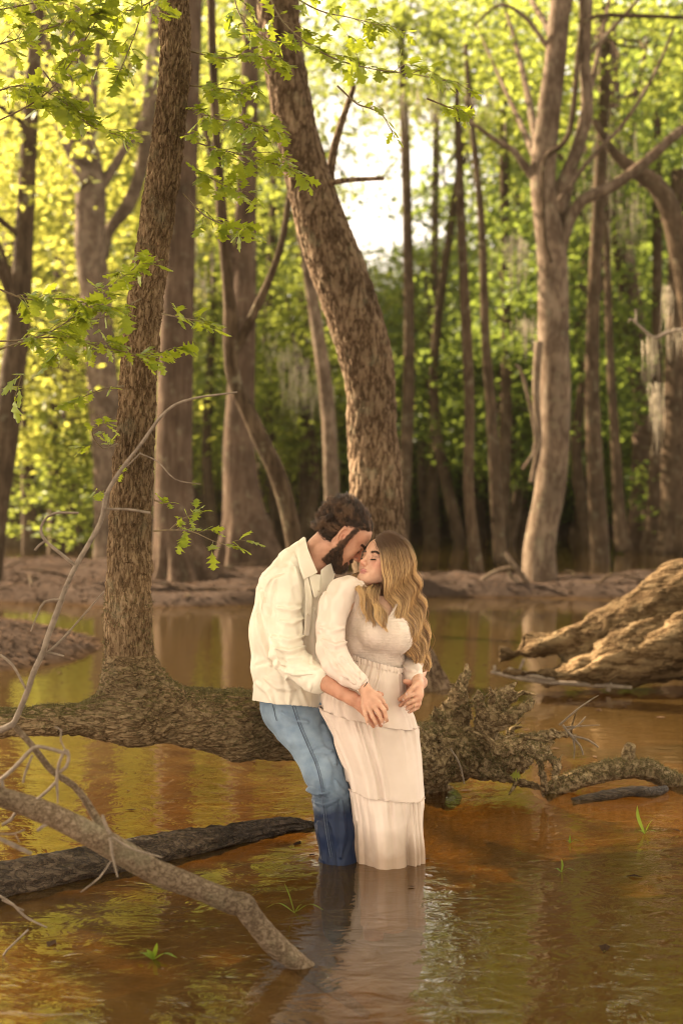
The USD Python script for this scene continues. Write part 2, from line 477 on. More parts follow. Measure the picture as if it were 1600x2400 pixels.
# tannin-stained shallow water: murky see-through body under a rippled reflecting surface
mat('water', {'g': ('geometry', {}),
              'm1': ('mapping', {'scale': (1.0, 1.6, 1.0), 'rotation': (0, 0, 0.25)}),
              'n1': ('noise_texture', {'scale': 7.0, 'detail': 3, 'roughness': 0.55, 'distortion': 0.6}),
              'n2': ('noise_texture', {'scale': 1.3, 'detail': 2, 'roughness': 0.5}),
              'k': ('math', {'math_type': 'multiply_add', 'value2': 1.0}),
              'bp': ('bump', {'strength': 1.0, 'distance': 0.0042}),
              'sy': ('separate_xyz', {}), 'yf': ('map_range', {'from_min': 6.0, 'from_max': 15.0, 'to_min': 1.0, 'to_max': 0.3, 'clamp': True}), 'hk': ('math', {'math_type': 'multiply'}),
              'dt': ('vector_math', {'math_type': 'dot_product'}),
              'om': ('math', {'math_type': 'subtract', 'value1': 1.0, 'use_clamp': True}),
              'p5': ('math', {'math_type': 'power', 'value2': 5.0}),
              'fr': ('math', {'math_type': 'multiply_add', 'value2': 0.98, 'value3': 0.02, 'use_clamp': True}),
              'gl': ('glossy_bsdf', {'color': (1, 1, 1), 'roughness': 0.012}),
              'tr': ('transparent_bsdf', {'color': (.66, .45, .15)}),
              'df': ('diffuse_bsdf', {'color': (.044, .027, .008)}),
              'body': ('mix_closure', {'fac': 0.45}),
              'all': ('mix_closure', {})},
    [('g.position', 'm1.vector'), ('m1.vector', 'n1.vector'), ('g.position', 'n2.vector'), ('n2.fac', 'k.value1'), ('n1.fac', 'k.value3'),
     ('g.position', 'sy.vector'), ('sy.y', 'yf.value'), ('k.value', 'hk.value1'), ('yf.result', 'hk.value2'), ('hk.value', 'bp.height'), ('bp.normal', 'gl.normal'), ('tr.BSDF', 'body.closure1'), ('df.BSDF', 'body.closure2'),
     ('g.incoming', 'dt.vector1'), ('bp.normal', 'dt.vector2'), ('dt.value', 'om.value2'), ('om.value', 'p5.value1'), ('p5.value', 'fr.value1'), ('fr.value', 'all.fac'), ('body.closure', 'all.closure1'), ('gl.BSDF', 'all.closure2')], 'all.closure')

def cloth(name, a, b, weave=900.0, fold=9.0, bump=0.25, rough=0.85, sheen=0.25, extra=None, stretch=(1, 1, 1)):
    nodes = {'g': ('geometry', {}), 'mp': ('mapping', {'scale': stretch}), 'n': ('noise_texture', {'scale': weave, 'detail': 2}), 'n2': ('noise_texture', {'scale': fold, 'detail': 5, 'roughness': 0.55}),
             'r': ('rgb_ramp', {'ramp': [(0.3, a), (0.7, b)]}), 'ad': ('math', {'math_type': 'multiply_add', 'value2': 0.25}),
             'bp': ('bump', {'strength': bump, 'distance': 0.006}), 'p': ('principled_bsdf', {'roughness': rough, 'specular_ior_level': 0.2, 'sheen_weight': sheen, 'sheen_roughness': 0.5})}
    links = [('g.position', 'mp.vector'), ('mp.vector', 'n.vector'), ('g.position', 'n2.vector'), ('n2.fac', 'r.fac'), ('n.fac', 'ad.value1'), ('n2.fac', 'ad.value3'), ('ad.value', 'bp.height'), ('bp.normal', 'p.normal')]
    if extra:
        nodes.update(extra[0]); links += extra[1]
    else:
        links.append(('r.color', 'p.base_color'))
    mat(name, nodes, links, 'p.BSDF')


cloth('shirt_linen', (.69, .62, .515), (.76, .695, .59), 700, 14, .35, sheen=.1)
cloth('dress_crepe', (.64, .52, .45), (.71, .59, .515), 800, 10, .2, sheen=.1, extra=({
    'sx': ('separate_xyz', {}), 'wn': ('noise_texture', {'scale': 11.0, 'detail': 3}), 'wz': ('math', {'math_type': 'multiply_add', 'value2': -0.12}),
    'wr': ('map_range', {'from_min': -0.03, 'from_max': 0.09, 'clamp': True}), 'wet': ('mix_color', {'a': (.40, .29, .215)})},
    [('g.position', 'sx.vector'), ('g.position', 'wn.vector'), ('wn.fac', 'wz.value1'), ('sx.z', 'wz.value3'), ('wz.value', 'wr.value'), ('wr.result', 'wet.fac'),
     ('r.color', 'wet.b'), ('wet.result', 'p.base_color')]))
cloth('dress_smock', (.58, .47, .40), (.70, .58, .505), 150, 40, .7, stretch=(1.0, 1.0, 2.6))
cloth('denim', (.16, .225, .315), (.245, .32, .41), 600, 22, .3, sheen=0.0, extra=({
    'sx': ('separate_xyz', {}), 'wn': ('noise_texture', {'scale': 9.0, 'detail': 4}), 'wz': ('math', {'math_type': 'multiply_add', 'value2': -0.10}),
    'wr': ('map_range', {'from_min': 0.125, 'from_max': 0.29, 'clamp': True}), 'wet': ('mix_color', {'a': (.012, .020, .048)}),
    'wb': ('map_range', {'from_min': 0.125, 'from_max': 0.29, 'to_min': 0.35, 'to_max': 0.85, 'clamp': True})},
    [('g.position', 'sx.vector'), ('g.position', 'wn.vector'), ('wn.fac', 'wz.value1'), ('sx.z', 'wz.value3'), ('wz.value', 'wr.value'), ('wr.result', 'wet.fac'),
     ('r.color', 'wet.b'), ('wet.result', 'p.base_color'), ('wz.value', 'wb.value'), ('wb.result', 'p.roughness')]))
plain('stitch', (.05, .065, .10), (.09, .11, .16), 200, 0)
plain('dress_seam', (.55, .43, .365), (.61, .49, .42), 200, 0)
plain('band', (.03, .018, .015), (.05, .03, .022), 200, 0)
plain('nail', (.58, .40, .34), (.62, .44, .38), 50, 0, rough=0.3)
plain('gold', (.75, .55, .30), (.8, .6, .35), 50, 0, rough=0.25, metallic=1.0)
plain('button', (.60, .52, .40), (.66, .58, .46), 50, 0, rough=0.4)
mat('skin', {'g': ('geometry', {}), 'a': ('attribute', {'attribute': 'tone'}), 'n': ('noise_texture', {'scale': 45.0, 'detail': 4}), 'n2': ('noise_texture', {'scale': 400.0, 'detail': 2}),
             'r': ('rgb_ramp', {'ramp': [(0.3, (.88, .84, .82)), (0.7, (1.06, 1.08, 1.1))]}), 'm': ('mix_color', {'blend_type': 'multiply', 'fac': 1.0}),
             'bp': ('bump', {'strength': 0.25, 'distance': 0.002}),
             'p': ('principled_bsdf', {'roughness': 0.48, 'specular_ior_level': 0.35, 'subsurface_weight': 0.12, 'subsurface_scale': 0.01, 'subsurface_radius': (1.0, 0.35, 0.2)})},
    [('g.position', 'n.vector'), ('g.position', 'n2.vector'), ('n.fac', 'r.fac'), ('a.color', 'm.a'), ('r.color', 'm.b'), ('m.result', 'p.base_color'), ('n2.fac', 'bp.height'), ('bp.normal', 'p.normal')], 'p.BSDF')
mat('hair', {'a': ('attribute', {'attribute': 'tone'}), 'p': ('principled_bsdf', {'roughness': 0.38, 'specular_ior_level': 0.5})},
    [('a.color', 'p.base_color')], 'p.BSDF')
# ---------------------------------------------------------------- ground, water, banks
def ground_z(x, y):
    x, y = np.broadcast_arrays(np.asarray(x, float), np.asarray(y, float))
    p = np.stack([x, y, np.zeros_like(x)], -1)
    wob = fbm(p * 0.45, 3, 3) - 0.5
    z = -0.34 - 0.10 * sm(y, 6, 12) + 0.10 * (fbm(p * 0.8, 3, 5) - 0.5)
    u = (x - 1.0) / 9.0
    y0 = 17.6 + 0.6 * np.sin(x * 0.7) + 1.5 * wob                    # front edge of the long mud bank
    y1 = np.where(x < -0.5, 27.5, 23.0) + 3.0 * wob
    bank = sm(y, y0 - 0.5, y0 + 0.9) * (1 - sm(y, y1 - 1.2, y1 + 0.8))
    z = z * (1 - bank) + bank * (0.10 + 0.16 * wob + 0.14 * fbm(p * 2.2, 4, 9))
    far = sm(y, 46 + 8 * wob - 6 * sm(-x, 2, 10), 55 + 8 * wob) * np.ones_like(z)
    z = z * (1 - far) + far * (0.28 + 0.4 * wob + np.minimum(0.07 * np.maximum(y - 58, 0), 13))
    # islet on the left
    d = np.sqrt(((x + 3.75) / 1.75) ** 2 + ((y - 12.4) / 2.3) ** 2)
    z = np.maximum(z, -0.34 + 0.62 * np.exp(-(d ** 2.6) * 0.72) + 0.10 * (fbm(p * 3.0, 4, 13) - 0.5))
    # shelving shoal on the right (sunlit bed)
    d = np.sqrt(((x - 2.2) / 1.5) ** 2 + ((y - 5.4) / 1.6) ** 2)
    z = np.maximum(z, -0.34 + 0.22 * np.exp(-d ** 2))
    # mud round the foot of the root wad
    d = np.sqrt(((x - 0.62) / 0.55) ** 2 + ((y - 7.0) / 0.45) ** 2)
    z = np.maximum(z, -0.34 + 0.31 * np.exp(-d ** 2) + 0.04 * (fbm(p * 5.0, 3, 17) - 0.5) * np.exp(-d ** 2))
    return z


def ground_sheet():
    tx = np.linspace(-1, 1, 270)
    xs = 9.0 * tx + 340 * np.sign(tx) * np.abs(tx) ** 7
    ys = np.concatenate([np.linspace(-40, 2.5, 14)[:-1], np.linspace(2.5, 30, 250)[:-1], 30 + 470 * np.linspace(0, 1, 130) ** 2.6])
    X, Yg = np.meshgrid(xs, ys, indexing='ij')
    v = np.stack([X, Yg, ground_z(X, Yg)], -1).reshape(-1, 3)
    n, m = len(xs), len(ys)
    i, j = np.meshgrid(np.arange(n - 1), np.arange(m - 1), indexing='ij')
    a = i * m + j
    return v, np.stack([a, a + m, a + m + 1, a + 1], -1).reshape(-1, 4)


meta(stage.GetPrimAtPath(single('ground', 'brown muddy banks and swamp bed under the trees', 'ground', ground_sheet(), 'ground', kind='structure')))
W = (np.array([[-90, -40, 0], [90, -40, 0], [90, 120, 0], [-90, 120, 0]], float), np.array([[0, 1, 2, 3]]))
single('water', 'still tea-brown swamp water with small ripples', 'water', W, 'water', kind='structure', smooth=False)

rng = np.random.default_rng(11)


def litter(n, xr, yr, size, seed):
    r = np.random.default_rng(seed)
    x, y = r.uniform(*xr, n * 6), r.uniform(*yr, n * 6)
    z = ground_z(x, y)
    k = np.where(z > 0.005)[0][:n]
    c = np.stack([x[k], y[k], z[k] + 0.012], -1)
    return leaf_cards(c, size, r, up=0.9)


def leaf_cards(c, size, r, up=0.5, long=1.7):
    """One bent leaf-shaped face (two triangles) at each centre, facing up as far as up says."""
    n = len(c)
    nrm = r.normal(size=(n, 3)); nrm /= np.linalg.norm(nrm, axis=1, keepdims=True)
    nrm = nrm * (1 - up) + np.array([0, 0, 1.0]) * up
    nrm /= np.linalg.norm(nrm, axis=1, keepdims=True)
    a = np.cross(nrm, r.normal(size=(n, 3))); a /= np.linalg.norm(a, axis=1, keepdims=True)
    b = np.cross(nrm, a)
    s = size * r.uniform(0.6, 1.35, (n, 1))
    L, Wd = a * s * long / 2, b * s / 2
    droop = nrm * s * r.uniform(-0.25, 0.1, (n, 1))
    v = np.stack([c - L, c - Wd * .9 + L * .1 - droop * .5, c + L + droop, c + Wd * .9 + L * .1 - droop * .5], 1).reshape(-1, 3)
    k = 4 * np.arange(n)[:, None]
    return v, np.vstack([k + [0, 1, 2], k + [0, 2, 3]])


single('leaf_litter', 'dead brown leaves and twigs strewn over the mud banks', 'leaf litter',
       join([litter(9000, (-9, 9), (17, 28), 0.042, 3), litter(2500, (-5.5, -1.8), (10, 15), 0.03, 4)]), 'litter', kind='stuff', smooth=False)


r = np.random.default_rng(6)
c = np.stack([r.uniform(-2.6, 2.8, 110), r.uniform(3.6, 12, 110), np.full(110, .004)], -1)
single('floating_leaves', 'scattered small dead leaves floating on the water', 'floating leaves', leaf_cards(c, .03, r, up=.97), 'litter', kind='stuff', smooth=False)


# ---------------------------------------------------------------- trees behind the water
def ridge(p, seed):
    n = fbm(p, 3, seed)
    return 1 - np.clip(np.abs(n - .5) * 7, 0, 1)


def bark_disp(v, axis, depth, seed, tight=.014, long=.05):
    s = np.full(3, tight); s[axis] = long
    w = fbm(v * 30, 2, seed + 9)[:, None] * 1.2
    q = v / s + w
    return -depth * ridge(q, seed) + depth * 0.8 * (fbm(q * 2.1, 2, seed + 3) - .5) + depth * 1.6 * (fbm(v * 14, 3, seed + 4) - .5)


def px_path(P, Y):
    """rows (px, py, half width px[, dY]) to rows x, y, z, r at depth Y."""
    out = []
    for q in P:
        y = Y + (q[3] if len(q) > 3 else 0)
        out.append([*at(q[0], q[1], y), q[2] / FPX * y])
    return np.array(out)


def lumps(seed, amp=0.06, flute=0.0, nfl=9, base=None):
    def d(th, L, R, xyz):
        p = np.stack([np.cos(th) * 1.6, np.sin(th) * 1.6, L * 1.3 + seed * 7.1], -1)
        o = R * amp * 2 * (fbm(p, 3, seed) - 0.5)
        if flute:
            low = 1 - sm(L, 0, flute)
            o = o + R * low * (0.20 * np.cos(th * nfl + 2.5 * (fbm(p * 0.7, 2, seed + 5) - 0.5)))
        return o
    return d


def crown_leaves(c, rad, ncl, nper, size, r, up=0.45, cl=0.9, hollow=0.5, flat=0.45, keep=None):
    d = r.normal(size=(ncl, 3)); d /= np.linalg.norm(d, axis=1, keepdims=True)
    rr = (hollow ** 3 + (1 - hollow ** 3) * r.uniform(size=(ncl, 1))) ** (1 / 3)
    cc = np.asarray(c) + d * rr * np.asarray(rad)
    p = cc[:, None] + r.normal(size=(ncl, nper, 3)) * np.array([cl, cl, cl * flat])
    p = p.reshape(-1, 3)
    p = p[p[:, 2] > 0.4]
    if keep is not None:
        p = p[keep(p, r)]
    return cc, leaf_cards(p, size, r, up)


def clearing(p, r):
    """An opening of the canopy over the water channel that runs away to the right of the leaning oak, and small random gaps."""
    ax = p[:, 0] / p[:, 1]
    el = (p[:, 2] - EYE) / p[:, 1]
    q = np.stack([ax * 22, el * 22, np.zeros(len(p))], -1)
    wob = fbm(q, 3, 31) - 0.5
    d = np.sqrt(((ax - 0.053) / 0.021) ** 2 + ((el - 0.220) / 0.066) ** 2) + 3.2 * wob
    d2 = np.sqrt(((ax - 0.21) / 0.05) ** 2 + ((el - 0.31) / 0.05) ** 2) + 1.6 * wob
    d3 = np.sqrt(((ax - 0.09) / 0.04) ** 2 + ((el - 0.28) / 0.03) ** 2) + 1.6 * wob
    low = (p[:, 2] + EYE) / p[:, 1]                  # the same opening as the water's surface sees it
    d4 = np.sqrt(((ax - 0.068) / 0.036) ** 2 + ((low - 0.290) / 0.085) ** 2) + 0.9 * wob
    d = np.minimum(np.minimum(d, d4), np.minimum(d2 * 1.15, d3 * 1.25))
    return r.uniform(size=len(p)) < sm(d, 0.6, 1.1) * 0.90 + 0.10


def tree(name, label, path, mat_, limbs=(), crown=None, group=None, n=20, step=0.25, flute=0.0, seed=1, lump=0.06, lmat=None, nfl=9, bark=False):
    """path rows x, y, z, r from the foot up; limbs the same; crown = dict for crown_leaves."""
    path = np.asarray(path)
    t = thing(name, label, 'tree', path[0, :3], group)
    dsp = lumps(seed, lump, flute, nfl)
    if bark:
        dsp = lambda th, L, R, xyz: lumps(seed, lump, flute, nfl)(th, L, R, xyz) + bark_disp(xyz.reshape(-1, 3), 2, .013, 141, .03, .11).reshape(R.shape)
    part(t, 'trunk', tube(path, n, step, dsp), mat_)
    for k, l in enumerate(limbs):
        part(t, 'limb', tube(l, 10, step, lumps(seed + k + 3, 0.05)), mat_)
    if crown:
        r = np.random.default_rng(seed)
        cr = dict(crown)
        lm = cr.pop('mat', 'leaf_far'); nl = cr.pop('nl', 8)
        cc, lv = crown_leaves(r=r, **cr)
        top = path[-1]
        for q in cc[:nl]:
            w = r.integers(len(path) - 2 if bark else len(path) // 2, len(path))
            a = path[w]
            mid = (a[:3] + q) / 2 + r.normal(size=3) * 0.3
            part(t, 'limb', tube(np.array([[*a[:3], a[3] * .4], [*mid, a[3] * .25], [*q, 0.012]]), 6, 0.6), mat_)
        part(t, 'crown', lv, lm, smooth=False)
    return t


K = clearing
# the right-hand pale tree with forked limbs, on the bank
Y = 20.0
tree('bank_tree', 'pale grey forked tree on the mud bank with a sunlit left edge', px_path([
    (1262, 1415, 52), (1266, 1365, 44), (1262, 1300, 38), (1272, 1230, 36), (1292, 1120, 36), (1301, 955, 36), (1297, 800, 37), (1294, 612, 35),
    (1280, 500, 31), (1272, 408, 30), (1287, 255, 27), (1305, 100, 25), (1318, -60, 24)], Y), 'bark_grey',
    [px_path([(1300, 500, 22), (1312, 450, 18), (1352, 350, 16), (1375, 255, 15), (1371, 150, 13), (1380, -40, 11)], Y),
     px_path([(1310, 590, 18), (1332, 520, 15), (1366, 469, 15), (1438, 434, 14), (1514, 378, 13), (1610, 295, 11), (1760, 220, 8)], Y),
     px_path([(1310, 470, 7), (1380, 375, 6), (1463, 285, 5), (1535, 168, 4), (1580, 60, 3)], Y - .3), px_path([(1376, 130, 6), (1440, 60, 5), (1520, -30, 4)], Y), px_path([(1290, 120, 7), (1230, 40, 5), (1170, 10, 4), (1110, 60, 3)], Y),
     px_path([(1262, 430, 12), (1238, 400, 10), (1200, 350, 8), (1157, 325, 6), (1085, 270, 4)], Y),
     px_path([(1262, 800, 10), (1256, 920, 9), (1262, 1040, 8), (1245, 1130, 6)], Y - .4),
     px_path([(1225, 1100, 4), (1255, 1035, 4), (1225, 880, 4), (1208, 855, 3)], Y - .5)],
    dict(c=at(1330, -120, 22), rad=(2.6, 2.6, 1.7), ncl=70, nper=26, size=.09, cl=.4, keep=K, mat='leaf_far', nl=5), seed=2, step=.12, n=24)
v = thing('hanging_vine', 'dark bare vine climbing the front of the forked bank tree', 'vine', at(1250, 560, 19.5))
part(v, 'stem', tube(px_path([(1292, 615, 5), (1276, 560, 5), (1272, 450, 6), (1277, 372, 7), (1310, 345, 7), (1331, 316, 7), (1343, 255, 7), (1352, 150, 7), (1361, 60, 6), (1362, -40, 6)], 19.3), 8, .08), 'bark_dark')
part(v, 'stem', tube(px_path([(1361, 55, 6), (1400, 36, 5), (1480, 36, 6), (1560, 38, 5), (1640, 42, 5)], 19.3), 8, .08), 'bark_dark')
r_ = thing('dead_branch', 'fallen grey forked branch leaning on the foot of the bank tree', 'branch', at(1230, 1410, 19.0))
for P in ([(1185, 1295, 4), (1200, 1320, 6), (1225, 1350, 7), (1250, 1395, 8)], [(1190, 1340, 4), (1215, 1368, 6), (1270, 1400, 8), (1310, 1408, 5)],
          [(1180, 1370, 5), (1120, 1388, 5), (1060, 1392, 4)], [(1196, 1330, 4), (1160, 1340, 5), (1110, 1372, 4)]):
    part(r_, 'stick', tube(px_path(P, 19.2), 8, .08), 'bark_grey')

# the big leaning oak behind the couple
Y = 10.1
tree('leaning_oak', 'big leaning oak with thick plated bark rising behind the couple', px_path([
    (958, 1640, 112), (948, 1585, 92), (930, 1520, 76), (905, 1400, 70), (885, 1250, 66), (880, 1122, 62), (872, 1010, 60), (868, 918, 59), (852, 816, 64),
    (800, 653, 66), (748, 510, 60), (712, 380, 53), (684, 255, 50), (662, 120, 50), (645, -60, 48), (630, -200, 44)], Y), 'bark_leaning',
    [px_path([(755, 540, 22), (768, 470, 15), (775, 395, 11), (790, 320, 9), (830, 200, 6)], Y + .1),
     px_path([(760, 430, 8), (820, 421, 6), (900, 417, 5)], Y - .1)],
    dict(c=(-1.0, 10.6, 8.9), rad=(3.6, 3.0, 2.3), ncl=150, nper=40, size=.10, cl=.42, mat='leaf_far', nl=12, hollow=.2), seed=5, step=.03, n=170, lump=.02, bark=True)

# left pair: forked tree, rim lit, behind the foreground trunk
Y = 29.0
tree('forked_tree', 'tall brown tree forking in two behind the mossy foreground trunk', px_path([
    (268, 1320, 52), (262, 1290, 44), (258, 1200, 38), (254, 1100, 36), (246, 955, 37), (232, 800, 35), (226, 700, 37), (212, 580, 36), (212, 480, 36), (212, 420, 34),
    (196, 300, 25), (186, 200, 25), (166, 60, 30), (150, -60, 28)], Y), 'bark_grey',
    [px_path([(206, 430, 26), (180, 370, 20), (150, 306, 18), (128, 220, 18), (104, 110, 19), (84, -30, 18)], Y - .2),
     px_path([(240, 600, 16), (256, 540, 13), (300, 480, 17), (330, 400, 15), (345, 300, 17), (355, 180, 17), (368, -30, 16)], Y + 1),
     px_path([(100, 200, 10), (60, 60, 9), (30, -30, 8)], Y)],
    dict(c=at(190, 20, 29), rad=(3.2, 3.0, 2.6), ncl=75, nper=22, size=.11, cl=.45, keep=K, mat='leaf_yellow', nl=6), seed=8, step=.15)
# fluted cypress right of the foreground trunk
Y = 21.0
tree('cypress_tree', 'broad grey cypress with fluted roots on the bank right of the foreground trunk', px_path([
    (432, 1400, 112), (428, 1345, 82), (420, 1300, 62), (412, 1230, 52), (407, 1108, 44), (410, 955, 42), (413, 802, 40), (418, 640, 38), (424, 480, 36), (434, 250, 33), (446, -60, 30)], Y),
    'bark_cypress', [], None, flute=1.1, seed=12, step=.1, n=72, nfl=11, lump=.03)
for k, (a, b, c_) in enumerate([((400, 1315), (350, 1365), (322, 1395)), ((455, 1300), (500, 1345), (540, 1362)), ((430, 1330), (440, 1380), (452, 1410)), ((470, 1310), (540, 1330), (600, 1345))]):
    pass
Y = 24.0
tree('cypress_tree', 'brown cypress with a wide dark foot between two saplings left of the couple', px_path([
    (592, 1372, 104), (584, 1330, 80), (576, 1240, 58), (566, 1150, 44), (560, 1057, 38), (564, 930, 33), (569, 802, 30), (574, 640, 27), (576, 510, 25), (582, 300, 22), (590, -40, 20)], Y),
    'bark_cypress', [], dict(c=at(575, 60, 24), rad=(2.2, 2.0, 2.4), ncl=50, nper=20, size=.10, cl=.4, keep=K, nl=4), flute=1.4, seed=14, step=.15, n=48, nfl=9, lump=.03)
# y-forked sapling
Y = 14.5
tree('forked_sapling', 'slim brown sapling with a crooked side limb leaning left of the couple', px_path([
    (706, 1400, 24), (692, 1290, 20), (672, 1185, 21), (645, 1100, 21), (612, 1032, 20), (577, 955, 18), (551, 900, 17), (541, 830, 18), (541, 751, 19), (536, 690, 14), (520, 500, 13), (508, 330, 11), (498, 120, 10), (494, -40, 10)], Y),
    'bark_dark', [px_path([(546, 830, 13), (566, 795, 11), (604, 715, 11), (638, 638, 9), (662, 560, 8), (675, 480, 8), (680, 440, 6)], Y)], None, seed=17, step=.06, n=18, lump=.07)
Y = 25.0
tree('slim_tree', 'slim pale leaning tree just left of the leaning oak', px_path([
    (792, 1345, 24), (786, 1290, 20), (778, 1159, 18), (768, 955, 17), (742, 760, 15), (722, 638, 13), (700, 480, 11), (680, 200, 9)], Y), 'bark_grey', [], None, seed=19, step=.2)
Y = 22.0
tree('slim_tree', 'thin brown tree standing in the water left of two dark stems', px_path([
    (1122, 1372, 20), (1112, 1290, 15), (1098, 1150, 13), (1100, 955, 12), (1094, 800, 13), (1084, 600, 11), (1076, 383, 9), (1070, 200, 6)], Y), 'bark_dark', [], None, seed=21, step=.2, n=12)
Y = 27.0
tree('slim_tree', 'thin dark tree right of the hair of the woman, second from the channel', px_path([
    (1176, 1320, 22), (1170, 1280, 17), (1162, 1159, 15), (1150, 955, 13), (1138, 800, 11), (1128, 520, 9), (1104, 280, 7), (1090, 100, 5)], Y), 'bark_dark', [], None, seed=22, step=.2, n=12)
Y = 33.0
tree('slim_tree', 'thin dark straight tree right of the forked bank tree', px_path([
    (1462, 1290, 22), (1453, 1236, 16), (1443, 1057, 12), (1428, 802, 9), (1420, 460, 8), (1416, 200, 6)], Y), 'bark_dark', [], None, seed=23, step=.3, n=12)
Y = 38.0
tree('cypress_tree', 'tall cypress with a flared sunlit foot by the far water right of the bank tree', px_path([
    (1522, 1290, 66), (1520, 1260, 52), (1518, 1200, 42), (1512, 1083, 33), (1510, 955, 28), (1488, 780, 25), (1450, 510, 24), (1430, 255, 25), (1412, -50, 24)], Y), 'bark_cypress',
    [], dict(c=at(1450, 20, 38), rad=(4, 3, 3.2), ncl=60, nper=22, size=.15, cl=.6, keep=K, mat='leaf_dark', nl=5), flute=1.8, seed=25, step=.25, n=40, nfl=8)
Y = 33.0
tree('cypress_tree', 'dark cypress with a wide foot at the right edge behind the flared one', px_path([
    (1598, 1310, 60), (1594, 1240, 46), (1584, 1083, 36), (1586, 900, 30), (1590, 700, 27), (1596, 400, 25)], Y), 'bark_dark', [], None, flute=1.5, seed=26, step=.3, n=32, nfl=7)
Y = 25.0
tree('bent_tree', 'dark trunk slanting out of the picture beside the upper right edge', px_path([
    (1700, 1420, 40), (1660, 1000, 34), (1605, 640, 28), (1556, 460, 24), (1490, 400, 18), (1440, 360, 12), (1390, 280, 8)], Y), 'bark_dark', [], None, seed=28, step=.2)
Y = 20.0
tree('bent_tree', 'dark trunk leaning out of the left edge of the picture', px_path([
    (-60, 1480, 52), (-20, 1190, 40), (8, 1050, 32), (25, 904, 30), (45, 760, 26), (56, 560, 22), (70, 300, 19), (90, 0, 15)], Y), 'bark_dark', [],
    dict(c=at(10, 150, 20), rad=(1.8, 1.6, 2.2), ncl=60, nper=22, size=.09, cl=.35, keep=K, mat='leaf_yellow', nl=6), seed=29, step=.2)
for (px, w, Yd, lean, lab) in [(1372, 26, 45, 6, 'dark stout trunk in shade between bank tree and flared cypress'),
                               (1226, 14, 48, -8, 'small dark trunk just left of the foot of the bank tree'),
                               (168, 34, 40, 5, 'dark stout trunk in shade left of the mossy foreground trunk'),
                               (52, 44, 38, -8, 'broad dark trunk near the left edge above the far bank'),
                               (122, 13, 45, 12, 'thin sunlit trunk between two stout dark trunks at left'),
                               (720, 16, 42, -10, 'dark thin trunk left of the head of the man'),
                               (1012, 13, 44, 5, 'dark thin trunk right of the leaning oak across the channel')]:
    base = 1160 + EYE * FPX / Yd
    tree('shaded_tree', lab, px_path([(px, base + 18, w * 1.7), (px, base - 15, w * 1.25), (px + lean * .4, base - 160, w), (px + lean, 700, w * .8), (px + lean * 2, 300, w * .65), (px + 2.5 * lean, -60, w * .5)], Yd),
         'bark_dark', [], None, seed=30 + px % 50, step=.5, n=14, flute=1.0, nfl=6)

# forest behind: prototypes, then copies
protos = []
for k, (lab, lm, h, rad, bm) in enumerate([
        ('tall full tree with pale trunk in the far woods', 'leaf_far', 22, 4.2, 'bark_grey'),
        ('tall dark-leaved tree in the far woods', 'leaf_dark', 24, 4.0, 'bark_dark'),
        ('tall yellow-green tree in the far woods', 'leaf_yellow', 21, 4.4, 'bark_grey'),
        ('slender cypress in the far woods', 'leaf_far', 25, 3.2, 'bark_cypress')]):
    r = np.random.default_rng(100 + k)
    x0, y0 = [(-13, 66), (6.5, 64), (-5.5, 70), (15, 68)][k]
    p = np.array([[x0, y0, 0.0, .42], [x0 + .1, y0, 1.2, .33], [x0 + r.normal() * .3, y0, 8, .26], [x0 + r.normal() * .6, y0 + .4, 15, .18], [x0 + r.normal() * .6, y0, h, .05]])
    t = tree('forest_tree', lab, p, bm, [], dict(c=(x0, y0, h * .56), rad=(rad, rad, h * .46), ncl=170, nper=48, size=.225, cl=.8, hollow=.35, nl=16, mat=lm, flat=.35), group='trees of the far woods', seed=100 + k, step=.8, n=12)
    protos.append((t, np.array([x0, y0, 0]), lab))
r = np.random.default_rng(5)
spots = []
for row, (Yr, nn, sp) in enumerate([(52, 9, 4.4), (61, 11, 4.3), (72, 14, 4.1), (86, 17, 4.2)]):
    for i in range(nn):
        x = (i - (nn - 1) / 2) * sp + r.normal() * 1.0
        y = Yr + r.normal() * 2.2
        if row < 4 and abs(x / y - 0.055) < .032 + 3.8 / y:
            if row % 2:
                continue
            spots.append((x, y, .47))
            continue
        spots.append((x, y, 1.0))
for i, (x, y, hs) in enumerate(spots):
    w = [0, 1, 0, 3, 1][r.integers(5)] if x > 1 else [2, 0, 2, 3, 0][r.integers(5)]
    t, c, lab = protos[w]
    copy_of(t, 'forest_tree', lab, (x, y, float(ground_z(x, y)) - .1), r.uniform(0, 360), r.uniform(.82, 1.12) * np.array([1, 1, hs * r.uniform(.9, 1.1)]), 'trees of the far woods')

# unseen trees added behind and beside the camera to block part of the sky
for i, (x, y, w) in enumerate([(9.5, -3, 0), (6, -11, 1), (14, 3, 1), (15, -9, 3), (-1, -19, 0), (-12, -13, 1)]):
    copy_of(protos[w][0], 'forest_tree', 'tall unseen tree added behind the viewpoint to block sky light', (x, y, -.3), 50 * i, .95, 'unseen trees added behind the viewpoint')

